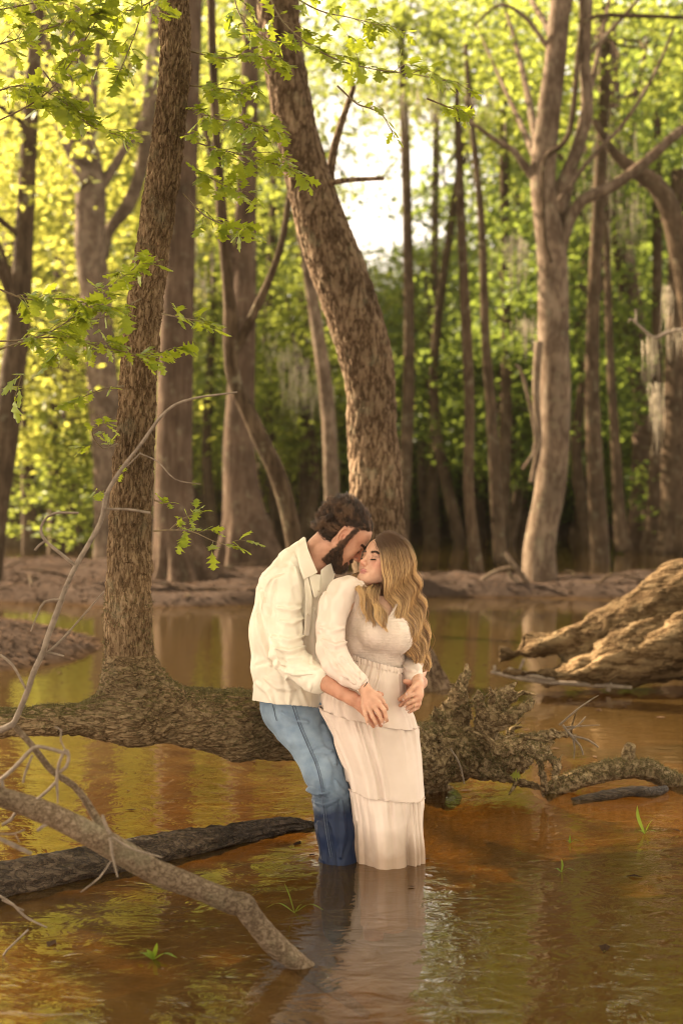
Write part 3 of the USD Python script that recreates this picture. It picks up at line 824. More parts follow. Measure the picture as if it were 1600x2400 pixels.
# understory bushes
bp = []
for k, (lab, lm) in enumerate([('yellow-green understory bush under the far trees', 'leaf_yellow'), ('green understory bush under the far trees', 'leaf_far'), ('dark green understory bush under the far trees', 'leaf_dark')]):
    r = np.random.default_rng(200 + k)
    x0, y0 = [(-8, 50), (9, 49), (3, 54)][k]
    t = thing('bush', lab, 'bush', (x0, y0, .2), 'understory bushes below the trees')
    for q in range(5):
        a = r.uniform(0, 6.3)
        part(t, 'stem', tube(np.array([[x0, y0, .2, .04], [x0 + .3 * math.cos(a), y0 + .3 * math.sin(a), 1.4, .03], [x0 + 1.1 * math.cos(a), y0 + 1.1 * math.sin(a), 3.2, .01]]), 6, .5), 'bark_dark')
    cc, lv = crown_leaves((x0, y0, 2.3), (2.0, 2.0, 2.0), 60, 30, .16, r, cl=.42, up=.6, flat=.25, hollow=.3)
    part(t, 'crown', lv, lm, smooth=False)
    bp.append((t, lab))
r = np.random.default_rng(9)
for i in range(70):
    y = r.uniform(46, 64) if i < 30 else (r.uniform(30, 42) if i < 40 else r.uniform(92, 99))
    x = r.uniform(-.30, .30) * y if i < 40 else (i - 54.5) * 2.5
    if 30 <= i < 40 and abs(x / y - .05) < .16:
        continue
    w = r.integers(2) if x < 0 else 1 + r.integers(2)
    copy_of(bp[w][0], 'bush', bp[w][1], (x, y, max(0.05, float(ground_z(x, y)))), r.uniform(0, 360), r.uniform(.55, 1.3) * (1 if i < 40 else 2.4), 'understory bushes below the trees')

# middle-distance leafy trees: trunk behind, layered sprays of leaves in view
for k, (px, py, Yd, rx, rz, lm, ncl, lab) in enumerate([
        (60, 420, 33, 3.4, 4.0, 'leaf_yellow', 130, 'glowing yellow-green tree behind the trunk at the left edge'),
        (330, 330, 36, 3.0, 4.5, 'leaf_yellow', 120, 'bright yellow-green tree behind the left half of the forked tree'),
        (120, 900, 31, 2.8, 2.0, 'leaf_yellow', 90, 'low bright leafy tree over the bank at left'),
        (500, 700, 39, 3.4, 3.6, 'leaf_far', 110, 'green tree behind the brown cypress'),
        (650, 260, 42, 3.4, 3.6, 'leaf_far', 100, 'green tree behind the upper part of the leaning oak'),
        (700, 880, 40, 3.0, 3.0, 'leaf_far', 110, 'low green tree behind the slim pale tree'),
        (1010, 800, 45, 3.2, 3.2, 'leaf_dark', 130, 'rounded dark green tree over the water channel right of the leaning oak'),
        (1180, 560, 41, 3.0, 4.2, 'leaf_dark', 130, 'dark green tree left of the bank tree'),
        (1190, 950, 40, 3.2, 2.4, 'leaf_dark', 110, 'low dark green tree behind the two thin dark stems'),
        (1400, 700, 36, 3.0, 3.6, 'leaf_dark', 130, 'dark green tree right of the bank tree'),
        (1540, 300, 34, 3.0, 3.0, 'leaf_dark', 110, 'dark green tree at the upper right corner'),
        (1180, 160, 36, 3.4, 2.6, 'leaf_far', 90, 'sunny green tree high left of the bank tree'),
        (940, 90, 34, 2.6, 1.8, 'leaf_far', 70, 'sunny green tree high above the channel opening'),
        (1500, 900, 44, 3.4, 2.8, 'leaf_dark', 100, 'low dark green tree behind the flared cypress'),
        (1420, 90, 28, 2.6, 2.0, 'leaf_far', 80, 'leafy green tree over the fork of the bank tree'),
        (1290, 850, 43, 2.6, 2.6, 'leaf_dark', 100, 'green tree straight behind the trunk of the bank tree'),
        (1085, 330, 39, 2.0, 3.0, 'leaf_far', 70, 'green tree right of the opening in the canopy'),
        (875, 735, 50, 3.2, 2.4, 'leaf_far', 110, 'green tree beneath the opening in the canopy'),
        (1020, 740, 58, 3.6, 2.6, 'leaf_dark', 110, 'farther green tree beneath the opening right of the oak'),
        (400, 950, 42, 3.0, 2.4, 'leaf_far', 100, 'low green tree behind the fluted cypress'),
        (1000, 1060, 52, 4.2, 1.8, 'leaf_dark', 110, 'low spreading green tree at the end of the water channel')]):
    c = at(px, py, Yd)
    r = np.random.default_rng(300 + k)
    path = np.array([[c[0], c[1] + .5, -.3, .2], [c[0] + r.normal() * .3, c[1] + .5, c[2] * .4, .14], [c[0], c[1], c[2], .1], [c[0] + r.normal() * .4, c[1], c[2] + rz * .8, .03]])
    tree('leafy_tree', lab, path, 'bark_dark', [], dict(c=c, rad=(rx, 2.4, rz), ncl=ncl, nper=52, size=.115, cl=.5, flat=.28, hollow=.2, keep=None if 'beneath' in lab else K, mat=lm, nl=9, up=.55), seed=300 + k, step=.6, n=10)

# unseen trees added left of the view to keep sun off the couple
for k, (x0, y0, zc, rr, lab) in enumerate([(-8.7, 10.4, 7.6, 2.3, 'added leafy tree out of view at left, shading the couple'), (-5.4, 8.6, 5.2, 1.5, 'small added leafy tree out of view at left, blocking the sun'),
                                           (-12.5, 12.6, 10.6, 2.5, 'tall added leafy tree far out of view at left, blocking the sun')]):
    p = np.array([[x0 - 1.2, y0, -.4, .22], [x0 - 1.0, y0, zc * .4, .17], [x0 - .3, y0, zc * .8, .12], [x0, y0, zc + rr * .6, .04]])
    tree('shade_tree', lab, p, 'bark_dark', [], dict(c=(x0, y0, zc), rad=(rr, rr, rr * .8), ncl=90, nper=30, size=.11, cl=.45, mat='leaf_far', nl=9, hollow=.1), seed=400 + k, step=.4, n=12)

r = np.random.default_rng(17)
st = []
while len(st) < 90:
    x, y = r.uniform(-6, 7), r.uniform(17.3, 24)
    z = float(ground_z(x, y))
    if z < .03:
        continue
    a = r.uniform(0, 6.3); L = r.uniform(.15, .9); w = r.uniform(.006, .022)
    p0 = np.array([x, y, z + .01]); d = np.array([math.cos(a), math.sin(a) * .6, r.uniform(-.05, .25)]) * L
    st.append(tube(np.array([[*p0, w], [*(p0 + d * .5 + r.normal(size=3) * .03), w * .8], [*(p0 + d), w * .4]]), 6, .1))
single('bank_debris', 'fallen sticks and roots strewn along the mud bank', 'sticks', join(st), 'bark_dark', kind='stuff')

# Spanish moss hanging in the trees
def moss(label, pts, Yd, n, length, seed, spread=.1, w=.012):
    r = np.random.default_rng(seed)
    st, base = [], None
    for i in range(n):
        q = pts[r.integers(len(pts))]
        a = at(q[0], q[1], Yd) + r.normal(size=3) * [spread * 1.3, spread, spread * .8]
        L = length * q[2] * r.uniform(.15, 1) ** 1.3
        t = np.linspace(0, 1, 7)[:, None]
        s = a + np.array([0, 0, -1.0]) * L * t + np.cumsum(r.normal(size=(7, 3)) * [.02, .02, 0] * L, 0) * (1 - .5 * t)
        st.append(s)
    t_ = thing('spanish_moss', label, 'moss', at(pts[0][0], pts[0][1], Yd))
    st = st[:int(n * .55)]
    curves(t_, 'strands', st, [w * .8 * np.linspace(1, .2, 7) for _ in st], 'moss_spanish', kind='stuff')


moss('beige sunlit Spanish moss tuft below the bare twig at the right edge', [(1530, 790, 1), (1515, 800, .7), (1522, 795, .8), (1590, 775, .5)], 15, 110, 0.62, 1, .03, .008)
moss('long pale Spanish moss beard hanging beside the right cypress', [(1535, 900, 1), (1538, 930, .8)], 17, 80, .9, 2, .03, .008)
moss('long sunlit Spanish moss strip high at the right edge', [(1562, 670, 1), (1566, 690, 1)], 17, 60, .9, 3, .02, .008)
moss('short grey Spanish moss left of the bank tree trunk', [(1238, 755, 1)], 21, 90, .6, 4, .06, .009)
moss('pair of grey Spanish moss veils left of the bank tree below the crown', [(1208, 560, 1), (1225, 575, .9), (1195, 570, .8)], 26, 150, 1.1, 5, .12, .012)
moss('ragged Spanish moss curtain along the high limb by the opening', [(870, 215, .8), (930, 220, .8), (1000, 225, .7), (1080, 235, .6), (1120, 250, .7)], 22, 320, .8, 6, .2, .010)
moss('grey Spanish moss hanging in the fork at upper right', [(1400, 300, 1), (1440, 330, .8), (1470, 480, 1), (1420, 420, .8)], 30, 260, 1.3, 7, .25, .014)
moss('grey Spanish moss hanging in front of the slim pale tree', [(690, 850, 1), (715, 900, .9), (660, 820, .7)], 30, 200, 1.0, 8, .18, .012)
moss('sunlit Spanish moss drooping from the upper left branches', [(330, 120, 1), (60, 150, .9), (480, 640, 1), (410, 560, .8)], 27, 220, 1.0, 9, .2, .012)
b = thing('bare_twig', 'bare pale twig with buds reaching in from the right edge', 'branch', at(1600, 772, 15))
part(b, 'stem', tube(px_path([(1660, 765, 5), (1600, 772, 4), (1560, 780, 4), (1535, 792, 4), (1510, 775, 3), (1484, 750, 3)], 15), 8, .04), 'twig')
part(b, 'twiglet', tube(px_path([(1490, 755, 2.5), (1490, 735, 2), (1489, 725, 1.5)], 15), 6, .02), 'twig')
part(b, 'twiglet', tube(px_path([(1484, 750, 2), (1476, 748, 2), (1472, 756, 1.5)], 15), 6, .02), 'twig')
# ---------------------------------------------------------------- the fallen oak: lying log, upright stem, root wad, leafy twigs
def prow(P):
    """rows (px, py, half width px, depth) to x, y, z, r"""
    return np.array([[*at(a, b, d), w / FPX * d] for a, b, w, d in P])


stem_rows = prow([(312, 1660, 80, 5.60), (303, 1590, 64, 5.60), (300, 1520, 55, 5.60), (299, 1440, 55, 5.60), (303, 1330, 53, 5.59), (306, 1200, 50, 5.58), (318, 1000, 46, 5.56), (331, 800, 44, 5.54),
                  (352, 620, 42, 5.52), (384, 400, 40, 5.50), (408, 200, 38, 5.50), (409, 60, 37, 5.5), (406, -180, 36, 5.5), (404, -420, 33, 5.5)])
log_rows = prow([(-260, 1694, 32, 5.38), (-100, 1694, 33, 5.42), (0, 1693, 34, 5.45), (120, 1690, 38, 5.50), (230, 1684, 44, 5.56), (330, 1674, 60, 5.64), (450, 1682, 69, 5.72), (560, 1700, 80, 5.80),
                 (670, 1708, 72, 5.90), (800, 1725, 68, 6.05), (900, 1745, 68, 6.2), (985, 1770, 72, 6.35), (1060, 1790, 62, 6.45)])
F_ = Field((log_rows[0, 0] - .02, 5.15, .22), (.30, 6.6, 1.15), .0075)
F_.chain(log_rows, .03)
G_ = Field((log_rows[0, 0] - .02, 5.15, .22), (.30, 6.6, 1.15), .0075)
G_.chain(stem_rows[:7], .004)
F_.merge(G_, .09)
F_.bone(at(400, 1640, 5.62), at(340, 1560, 5.6), .06, .03, .07)
lv, lf = F_.mesh(.6)
N = vnormals(lv, lf)
ax = np.interp(lv[:, 2], stem_rows[:, 2], stem_rows[:, 0])
near_stem = (np.abs(lv[:, 0] - ax) < .2) & (lv[:, 2] > .70)
wst = sm(lv[:, 2], .66, .80) * (np.abs(lv[:, 0] - ax) < .25)
dd = bark_disp(lv, 2, .009, 41) * wst + bark_disp(lv, 0, .010, 42, .02, .06) * (1 - wst)
lv = lv + N * dd[:, None]
oak = thing('oak_tree', 'fallen mossy oak log with an upright trunk growing from it and leafy twigs', 'tree', at(312, 1690, 5.6))
fc = lv[lf].mean(1)
isst = (fc[:, 2] > .735) & (np.abs(fc[:, 0] - np.interp(fc[:, 2], stem_rows[:, 2], stem_rows[:, 0])) < .3)


def submesh(v, f, k):
    u, inv = np.unique(f[k], return_inverse=True)
    return v[u], inv.reshape(-1, 3)


part(oak, 'log', submesh(lv, lf, ~isst), 'bark_log')
part(oak, 'stem_foot', submesh(lv, lf, isst), 'bark_oak')
top = spline(stem_rows, .007)
top = top[top[:, 2] > 1.10]
part(oak, 'trunk', tube(top, 150, None, lambda th, L, R, xyz: bark_disp(xyz.reshape(-1, 3), 2, .0095, 41).reshape(R.shape)), 'bark_oak')


def fuzz(v, f, n, seed, ln, keep=None, up=.2):
    """short moss or rootlet strands standing on a surface"""
    r = np.random.default_rng(seed)
    tri_ = v[f]
    fn = np.cross(tri_[:, 1] - tri_[:, 0], tri_[:, 2] - tri_[:, 0])
    A = np.linalg.norm(fn, axis=1); fn = fn / (A[:, None] + 1e-12)
    c = tri_.mean(1)
    ok = np.ones(len(A), bool) if keep is None else keep(c, fn)
    A = A * ok
    k = r.choice(len(A), n, p=A / A.sum())
    b = r.dirichlet([1, 1, 1], n)
    p = (tri_[k] * b[..., None]).sum(1)
    d = fn[k] + r.normal(size=(n, 3)) * .55 + np.array([0, 0, up])
    d /= np.linalg.norm(d, axis=1, keepdims=True)
    L = ln * r.uniform(.35, 1.2, (n, 1))
    mid = p + d * L * .55
    tip = mid + (d + r.normal(size=(n, 3)) * .6 + [0, 0, -.25]) * L * .5
    return [np.stack([p[i] - d[i] * .002, mid[i], tip[i]]) for i in range(n)]


mk = fbm(lv * 5, 3, 77)
st = fuzz(lv, lf, 9000, 3, .011, lambda c, n: (n[:, 2] > .05 + 1.4 * (fbm(c * 6, 3, 78) - .4)) & (c[:, 2] < .98))
curves(oak, 'moss', st, [np.array([.0026, .002, .0009])] * len(st), 'moss_green', kind='stuff')

rc = np.random.default_rng(66)
cc, cl_ = crown_leaves((-.8, 5.0, 6.7), (3.4, 3.2, 1.8), 160, 42, .09, rc, cl=.38, hollow=.2)
for q in cc[:14]:
    a_ = top[-1 - rc.integers(60)]
    part(oak, 'limb', tube(np.array([[*a_[:3], .035], [*((a_[:3] + q) / 2 + rc.normal(size=3) * .2), .022], [*q, .006]]), 6, .2), 'bark_oak')
part(oak, 'crown', cl_, 'leaf_oak', smooth=False)

# root wad
RY = 6.5
R_ = Field((.25, 5.9, -.15), (1.12, 7.15, .62), .009)
R_.chain(prow([(930, 1755, 66, 6.25), (990, 1772, 74, 6.38), (1060, 1765, 66, 6.45), (1130, 1770, 56, 6.5), (1200, 1775, 46, 6.55)]), .05)
for P in ([(1040, 1720, 52, 6.45), (1062, 1650, 30, 6.5), (1088, 1590, 20, 6.5), (1098, 1576, 10, 6.5)],
          [(1030, 1700, 30, 6.45), (1022, 1670, 16, 6.4), (1018, 1658, 10, 6.4)],
          [(1075, 1700, 36, 6.5), (1082, 1640, 22, 6.45), (1070, 1612, 14, 6.4)],
          [(1130, 1745, 44, 6.42), (1140, 1690, 34, 6.4), (1165, 1640, 24, 6.4), (1200, 1608, 16, 6.42), (1212, 1597, 9, 6.45)],
          [(1150, 1700, 34, 6.4), (1200, 1680, 26, 6.36), (1240, 1652, 18, 6.34), (1252, 1643, 9, 6.34)],
          [(1165, 1660, 24, 6.42), (1205, 1632, 18, 6.45), (1230, 1622, 12, 6.5)],
          [(1130, 1670, 24, 6.38), (1120, 1640, 15, 6.36), (1124, 1625, 9, 6.36)],
          [(1180, 1760, 36, 6.5), (1245, 1735, 26, 6.5), (1300, 1722, 18, 6.55), (1345, 1725, 11, 6.6)],
          [(1170, 1760, 34, 6.3), (1225, 1750, 22, 6.25), (1262, 1775, 17, 6.25), (1272, 1820, 14, 6.25), (1275, 1868, 12, 6.28)],
          [(1250, 1750, 20, 6.3), (1292, 1775, 14, 6.25), (1306, 1800, 12, 6.2), (1295, 1840, 10, 6.2), (1285, 1862, 9, 6.25)],
          [(1318, 1768, 8, 6.2), (1308, 1790, 10, 6.2), (1300, 1812, 10, 6.2)],
          [(1100, 1780, 40, 6.4), (1170, 1820, 20, 6.4), (1240, 1840, 13, 6.35), (1265, 1850, 9, 6.3)],
          [(1000, 1800, 56, 6.5), (1010, 1850, 50, 6.55), (1050, 1870, 40, 6.6)]):
    R_.chain(prow(P) * [1, 1, 1, .74], .018)
rv, rf = R_.mesh(.6)
rn = vnormals(rv, rf)
rv = rv + rn * (.034 * (fbm(rv * 11, 3, 51) - .5) + .026 * (fbm(rv * 30, 3, 52) - .5) - .010 * ridge(rv * np.array([25, 40, 40.]), 53))[:, None]
part(oak, 'root_wad', (rv, rf), 'wood_root', label='knobby root wad matted with moss and mud')
st = fuzz(rv, rf, 3200, 5, .016, lambda c, n: (c[:, 2] > .10) & (fbm(c * 9, 2, 88) > .5), up=-.1)
curves(oak, 'rootlets', st, [np.array([.003, .0022, .001])] * len(st), 'moss_green', kind='stuff')
rr_ = np.random.default_rng(33)
k = rr_.choice(len(rv), 80, p=(lambda w: w / w.sum())((rv[:, 2] > .08) * (rv[:, 0] > .42) * (.2 + np.clip(rn[:, 2] + .3, 0, 2))))
mess = []
for i in k:
    a_ = rv[i] - rn[i] * .01
    d_ = rn[i] * .6 + rr_.normal(size=3) * .6
    L_ = rr_.uniform(.03, .09)
    d2 = d_ + rr_.normal(size=3) * .7 - [0, 0, .4]
    w_ = rr_.uniform(.005, .014)
    mess.append(tube(np.array([[*a_, w_ * 1.3], [*(a_ + d_ * L_ * .4), w_], [*(a_ + d_ * L_ * .4 + d2 * L_ * .45), w_ * .5]]), 6, .012, lambda th, L, R, xyz: R * .8 * (fbm(xyz * 70, 2, 5) - .5)))
part(oak, 'root_tangle', join(mess), 'wood_root', kind='stuff')
for P in ([(1310, 1700, 2.5), (1350, 1665, 2), (1385, 1640, 1.5), (1402, 1630, 1)], [(1330, 1712, 2.5), (1355, 1700, 2), (1372, 1680, 1.5)],
          [(1340, 1725, 2.5), (1378, 1735, 2.5), (1402, 1752, 2)], [(1342, 1730, 3), (1360, 1750, 2.5), (1366, 1770, 2)], [(1342, 1728, 2.5), (1346, 1752, 2), (1344, 1780, 1)],
          [(1320, 1705, 2), (1360, 1702, 1.5), (1405, 1700, 1)], [(1318, 1700, 3), (1342, 1728, 3), (1350, 1730, 2)], [(1055, 1755, 2), (1076, 1790, 2), (1088, 1838, 1.5)]):
    part(oak, 'dry_root', tube(np.array([[*at(a, b, 6.3 if a > 1200 else 6.1), w / FPX * 6.3] for a, b, w in P]), 6, .02), 'twig')


# lobed leaves
def leaf_shape(L, wide, seed):
    r = np.random.default_rng(seed)
    t = np.array([0, .10, .20, .29, .36, .44, .53, .61, .69, .78, .86, .93, 1.0])
    w = np.array([.012, .03, .10, .30, .13, .17, .43, .18, .15, .30, .14, .13, 0.0]) * wide
    sh = np.array([0, 0, .0, .06, .0, .0, .08, .01, 0, .07, .0, .02, 0])
    out = []
    for s in (1, -1):
        ww = w * r.uniform(.75, 1.2, len(w))
        out.append(np.stack([t + sh, s * ww, -.16 * ww - .10 * t ** 2 + .05 * np.sin(5 * t + s)], 1))
    mid = np.stack([t, 0 * t, -.10 * t ** 2], 1)
    n = len(t)
    v = np.vstack([mid, out[0], out[1]]) * L
    i = np.arange(n - 1)
    f = np.vstack([np.stack([i, i + 1, n + i + 1, n + i], 1), np.stack([i + 1, i, 2 * n + i, 2 * n + i + 1], 1)])
    return v, tri(f)


LEAFV = [leaf_shape(1.0, w, k) for k, w in enumerate((1.0, .85, 1.15, .95, .8))]
leaf_jobs = []
rl = np.random.default_rng(21)


def add_leaf(branch, p, d, L, lm='leaf_oak'):
    d = d / np.linalg.norm(d)
    n = np.array([0, 0, 1.0]) + rl.normal(size=3) * .30
    y = np.cross(n, d); y /= np.linalg.norm(y)
    z = np.cross(d, y)
    v, f = LEAFV[rl.integers(5)]
    leaf_jobs.append((branch, p + L * (v[:, :1] / L * L * d + v[:, 1:2] * y + v[:, 2:] * z), f, lm, L))


def twigs(P, nsub, sub, nl, size=.085, lm='leaf_oak', r0=2.2, spread=1.0, droop=.25, start=.15):
    """A leafy branch: main stem through pixel rows (px, py, depth), side twigs, lobed leaves towards the tips."""
    M = np.array([at(*q) for q in P])
    M4 = np.hstack([M, np.linspace(r0, .8, len(M))[:, None] / FPX * 5.2])
    S = spline(M4, .03)
    br = part(oak, 'branch', tube(S, 6), 'twig_green')
    for k in range(nsub):
        u = start + (1 - start) * (k + rl.uniform(.2, .8)) / nsub
        i = min(int(u * (len(S) - 1)), len(S) - 2)
        d = S[i + 1, :3] - S[i, :3]; d /= np.linalg.norm(d)
        side = np.cross(d, [0, 0, 1]); side /= np.linalg.norm(side) + 1e-9
        sg = 1 if k % 2 else -1
        e = d * rl.uniform(.3, .9) + side * sg * rl.uniform(.35, 1.0) * spread + np.array([0, 0, rl.uniform(-.35, .3)])
        e /= np.linalg.norm(e)
        ln = sub * rl.uniform(.5, 1.2)
        a = S[i, :3]
        q = np.array([a, a + e * ln * .5 + [0, 0, .01], a + e * ln + [0, 0, -droop * ln * .5]])
        tw = spline(np.hstack([q, np.array([[.0014], [.001], [.0006]])]), .03)
        part(br, 'twiglet', tube(tw, 5), 'twig_green')
        for j in range(nl):
            m = min(int((.35 + .65 * (j + rl.uniform(0, 1)) / nl) * (len(tw) - 1)), len(tw) - 1)
            dl = e * .8 + rl.normal(size=3) * .55 + [0, 0, -droop]
            add_leaf(br, tw[m, :3], dl, size * .86 * rl.uniform(.6, 1.2), lm)
    for j in range(3):
        add_leaf(br, S[max(-1 - j, -len(S)), :3], (S[-1, :3] - S[0, :3]) + rl.normal(size=3) * .03, size * rl.uniform(.7, 1.1), lm)


twigs([(439, 327, 5.5), (500, 345, 5.4), (587, 367, 5.3), (690, 398, 5.2)], 13, .16, 5)
twigs([(445, 255, 5.5), (500, 275, 5.35), (580, 290, 5.2), (650, 300, 5.1)], 10, .15, 5)
twigs([(449, 120, 5.5), (520, 135, 5.4), (600, 130, 5.3), (660, 150, 5.2)], 8, .14, 4)
twigs([(429, 454, 5.5), (480, 505, 5.4), (540, 530, 5.3), (600, 545, 5.2)], 6, .11, 4)
twigs([(610, -60, 5.3), (663, 50, 5.2), (760, 125, 5.1), (860, 158, 5.0), (980, 175, 4.95), (1050, 190, 4.9)], 15, .15, 4)
twigs([(640, -40, 5.4), (740, 20, 5.3), (820, 40, 5.2), (900, 60, 5.1)], 7, .13, 4)
twigs([(790, 200, 5.1), (840, 245, 5.1), (890, 262, 5.1), (925, 320, 5.1)], 3, .08, 2, .06)
twigs([(1000, 230, 5.0), (1050, 250, 5.0), (1085, 260, 5.0)], 3, .08, 3, .07)
twigs([(-40, 300, 4.9), (96, 228, 4.9), (170, 140, 4.9), (240, 20, 4.9), (260, -40, 4.9)], 14, .2, 5)
twigs([(-60, 120, 4.8), (40, 90, 4.8), (130, 60, 4.8), (230, 30, 4.8)], 11, .17, 5)
twigs([(100, 165, 5.0), (200, 285, 5.0), (290, 320, 5.0)], 6, .12, 4)
twigs([(420, -50, 5.2), (340, 10, 5.1), (250, 30, 5.0), (180, 20, 4.9)], 8, .15, 4)
twigs([(-40, 800, 4.8), (60, 795, 4.8), (140, 765, 4.8), (255, 675, 4.9), (330, 615, 5.0)], 15, .17, 5)
twigs([(-40, 660, 4.7), (60, 700, 4.75), (150, 700, 4.8), (240, 720, 4.9)], 10, .16, 5)
twigs([(-40, 830, 4.7), (110, 790, 4.8), (240, 812, 4.9), (330, 832, 5.0), (385, 825, 5.1)], 12, .14, 5)
twigs([(380, 735, 5.3), (430, 745, 5.2), (490, 755, 5.1)], 4, .09, 3, .1)
twigs([(290, 905, 5.2), (240, 912, 5.1), (160, 945, 5.0)], 3, .07, 2, .08)
twigs([(275, 1040, 5.3), (240, 1050, 5.2), (215, 1010, 5.1), (255, 990, 5.1)], 4, .08, 3, .07)
twigs([(50, 880, 4.9), (35, 930, 4.9)], 2, .05, 1, .09)
twigs([(360, 1245, 5.45), (400, 1242, 5.4), (450, 1246, 5.3), (500, 1268, 5.2), (560, 1285, 5.1)], 5, .1, 3, .07)
twigs([(400, 1240, 5.4), (430, 1215, 5.3), (480, 1200, 5.2)], 4, .07, 3, .06)
twigs([(362, 1172, 5.5), (385, 1180, 5.45), (402, 1178, 5.4)], 2, .04, 2, .05)
twigs([(312, 1060, 5.4), (255, 1150, 5.3), (228, 1145, 5.2)], 2, .05, 2, .05)
twigs([(-50, 230, 4.9), (40, 200, 4.9), (110, 215, 4.95), (180, 260, 5.0)], 10, .17, 5)
twigs([(330, -60, 5.3), (330, 30, 5.2), (300, 120, 5.1), (270, 190, 5.0)], 8, .14, 4)
twigs([(-50, 30, 4.8), (60, 10, 4.8), (150, -10, 4.8)], 8, .17, 5)
twigs([(445, 200, 5.5), (510, 205, 5.4), (590, 215, 5.3)], 8, .13, 5)
twigs([(436, 380, 5.5), (500, 420, 5.4), (560, 450, 5.3)], 7, .12, 5)
twigs([(540, -50, 5.3), (560, 30, 5.2), (600, 80, 5.1), (650, 100, 5.0)], 7, .12, 4)
twigs([(330, 700, 5.3), (250, 740, 5.2), (190, 760, 5.1), (120, 850, 5.0)], 8, .13, 4)
order = np.argsort([-j[4] for j in leaf_jobs])
for i in order[:296]:
    b, v, f, lm, L = leaf_jobs[i]
    part(b, 'leaf', (v, f), lm)
part(oak, 'leaf_mass', join([(leaf_jobs[i][1], leaf_jobs[i][2]) for i in order[296:]]), 'leaf_oak', kind='stuff')
print('leaves', len(leaf_jobs))

# ---------------------------------------------------------------- bare branches in front, at left
fb = thing('fallen_branch', 'pale bare fallen branch dipping into the water in front of the dark log', 'branch', at(200, 1950, 3.95))
bd = lambda th, L, R, xyz: .0022 * (fbm(xyz * 60, 3, 61) - .5) * 2 + .004 * (fbm(xyz * 14, 2, 62) - .5)
part(fb, 'limb', tube(prow([(-120, 1840, 26, 3.85), (0, 1868, 23, 3.88), (128, 1914, 27, 3.92), (240, 1972, 29, 3.95), (357, 2040, 29, 3.98), (470, 2085, 26, 4.0), (545, 2116, 27, 4.03), (570, 2122, 29, 4.03), (590, 2150, 26, 4.03), (640, 2210, 27, 4.06),
                            (700, 2260, 23, 4.1), (780, 2320, 16, 4.15), (860, 2380, 10, 4.2)]), 40, .008, bd), 'wood_pale')


def sticks(parent, Y, lines, m='twig', name='twig'):
    for P in lines:
        part(parent, name, tube(np.array([[*at(a, b, Y), w / FPX * Y] for a, b, w in P]), 7, .02), m)


sticks(fb, 3.97, [[(36, 1704, 7), (77, 1750, 8), (112, 1796, 8), (138, 1819, 8), (173, 1842, 8), (201, 1877, 9), (222, 1913, 10), (245, 1949, 14), (270, 1985, 20), (330, 2022, 20)]], 'wood_pale', 'side_limb')
sticks(fb, 3.9, [[(-20, 1835, 5), (0, 1829, 5), (33, 1801, 5), (77, 1755, 5), (102, 1752, 4.5), (143, 1763, 4.5), (161, 1770, 4), (156, 1796, 4), (138, 1811, 4)],
                 [(161, 1768, 4), (153, 1758, 4), (138, 1791, 4), (133, 1832, 4), (135, 1860, 3), (135, 1883, 2)],
                 [(133, 1832, 4), (99, 1865, 4), (60, 1892, 4), (41, 1900, 4), (25, 1922, 4), (5, 1934, 4)],
                 [(41, 1900, 4), (20, 1880, 3), (8, 1850, 4), (4, 1830, 5)],
                 [(-10, 1962, 5), (33, 1982, 6), (74, 2002, 5)], [(0, 1955, 2), (32, 1955, 2), (58, 1945, 1.5)], [(36, 1956, 1.5), (46, 1975, 1.5)],
                 [(258, 1965, 4), (265, 2015, 3), (276, 2056, 2)], [(240, 1911, 3.5), (248, 1935, 4), (258, 1955, 4)], [(260, 2018, 2), (235, 2056, 2), (189, 2092, 1.5)],
                 [(155, 1762, 2), (142, 1735, 2), (143, 1712, 2), (128, 1704, 1.5)], [(88, 1948, 4), (105, 1935, 4.5), (132, 1925, 5)],
                 [(76, 1770, 3), (60, 1810, 3), (54, 1835, 2.5)], [(262, 1962, 3), (310, 1990, 2.5), (380, 2010, 2)]])
sb = thing('bare_sapling', 'thin bare grey sapling arching up past the mossy trunk', 'branch', at(20, 1702, 4.5))
sticks(sb, 4.45, [[(-30, 1718, 9), (0, 1712, 8), (25, 1701, 8), (36, 1689, 7), (64, 1622, 7), (79, 1576, 7), (102, 1528, 7), (110, 1500, 7), (148, 1394, 6), (178, 1327, 6), (235, 1225, 5.5), (250, 1159, 5), (286, 1098, 4.5), (326, 1047, 4), (388, 965, 3.5), (449, 935, 3), (556, 919, 2)]], 'twig', 'stem')
sticks(sb, 4.45, [[(250, 1193, 3), (300, 1194, 3), (352, 1202, 3)], [(178, 1327, 4), (140, 1296, 4), (107, 1268, 4), (96, 1245, 3.5), (102, 1222, 3), (127, 1203, 3), (184, 1202, 3)],
                  [(107, 1268, 3), (92, 1278, 3), (82, 1290, 3)], [(150, 1538, 2), (105, 1528, 3), (100, 1535, 3)], [(98, 1540, 3), (140, 1505, 3), (180, 1460, 2), (245, 1385, 1.5)],
                  [(148, 1405, 3), (105, 1410, 3), (88, 1440, 2), (72, 1480, 1.5)], [(64, 1622, 3), (30, 1560, 3), (0, 1535, 3)], [(286, 1098, 2), (300, 1090, 2), (330, 1060, 1.5)], [(72, 1600, 5), (90, 1545, 4), (125, 1470, 3), (150, 1400, 3)],
                  [(326, 1062, 1.5), (370, 1082, 1.5), (410, 1123, 1.2), (470, 1135, 1)]])
dp = thing('drift_twigs', 'thin forked twigs poking out of the water at the lower left edge', 'branch', wat(20, 2200))
sticks(dp, 4.2, [[(-10, 2095, 3), (30, 2120, 3), (60, 2150, 3), (110, 2175, 2)], [(4, 2110, 2), (56, 2135, 2)], [(66, 2180, 2.5), (30, 2215, 2.5), (8, 2240, 2.5), (7, 2280, 2)], [(0, 2280, 2), (60, 2270, 1.5)]])

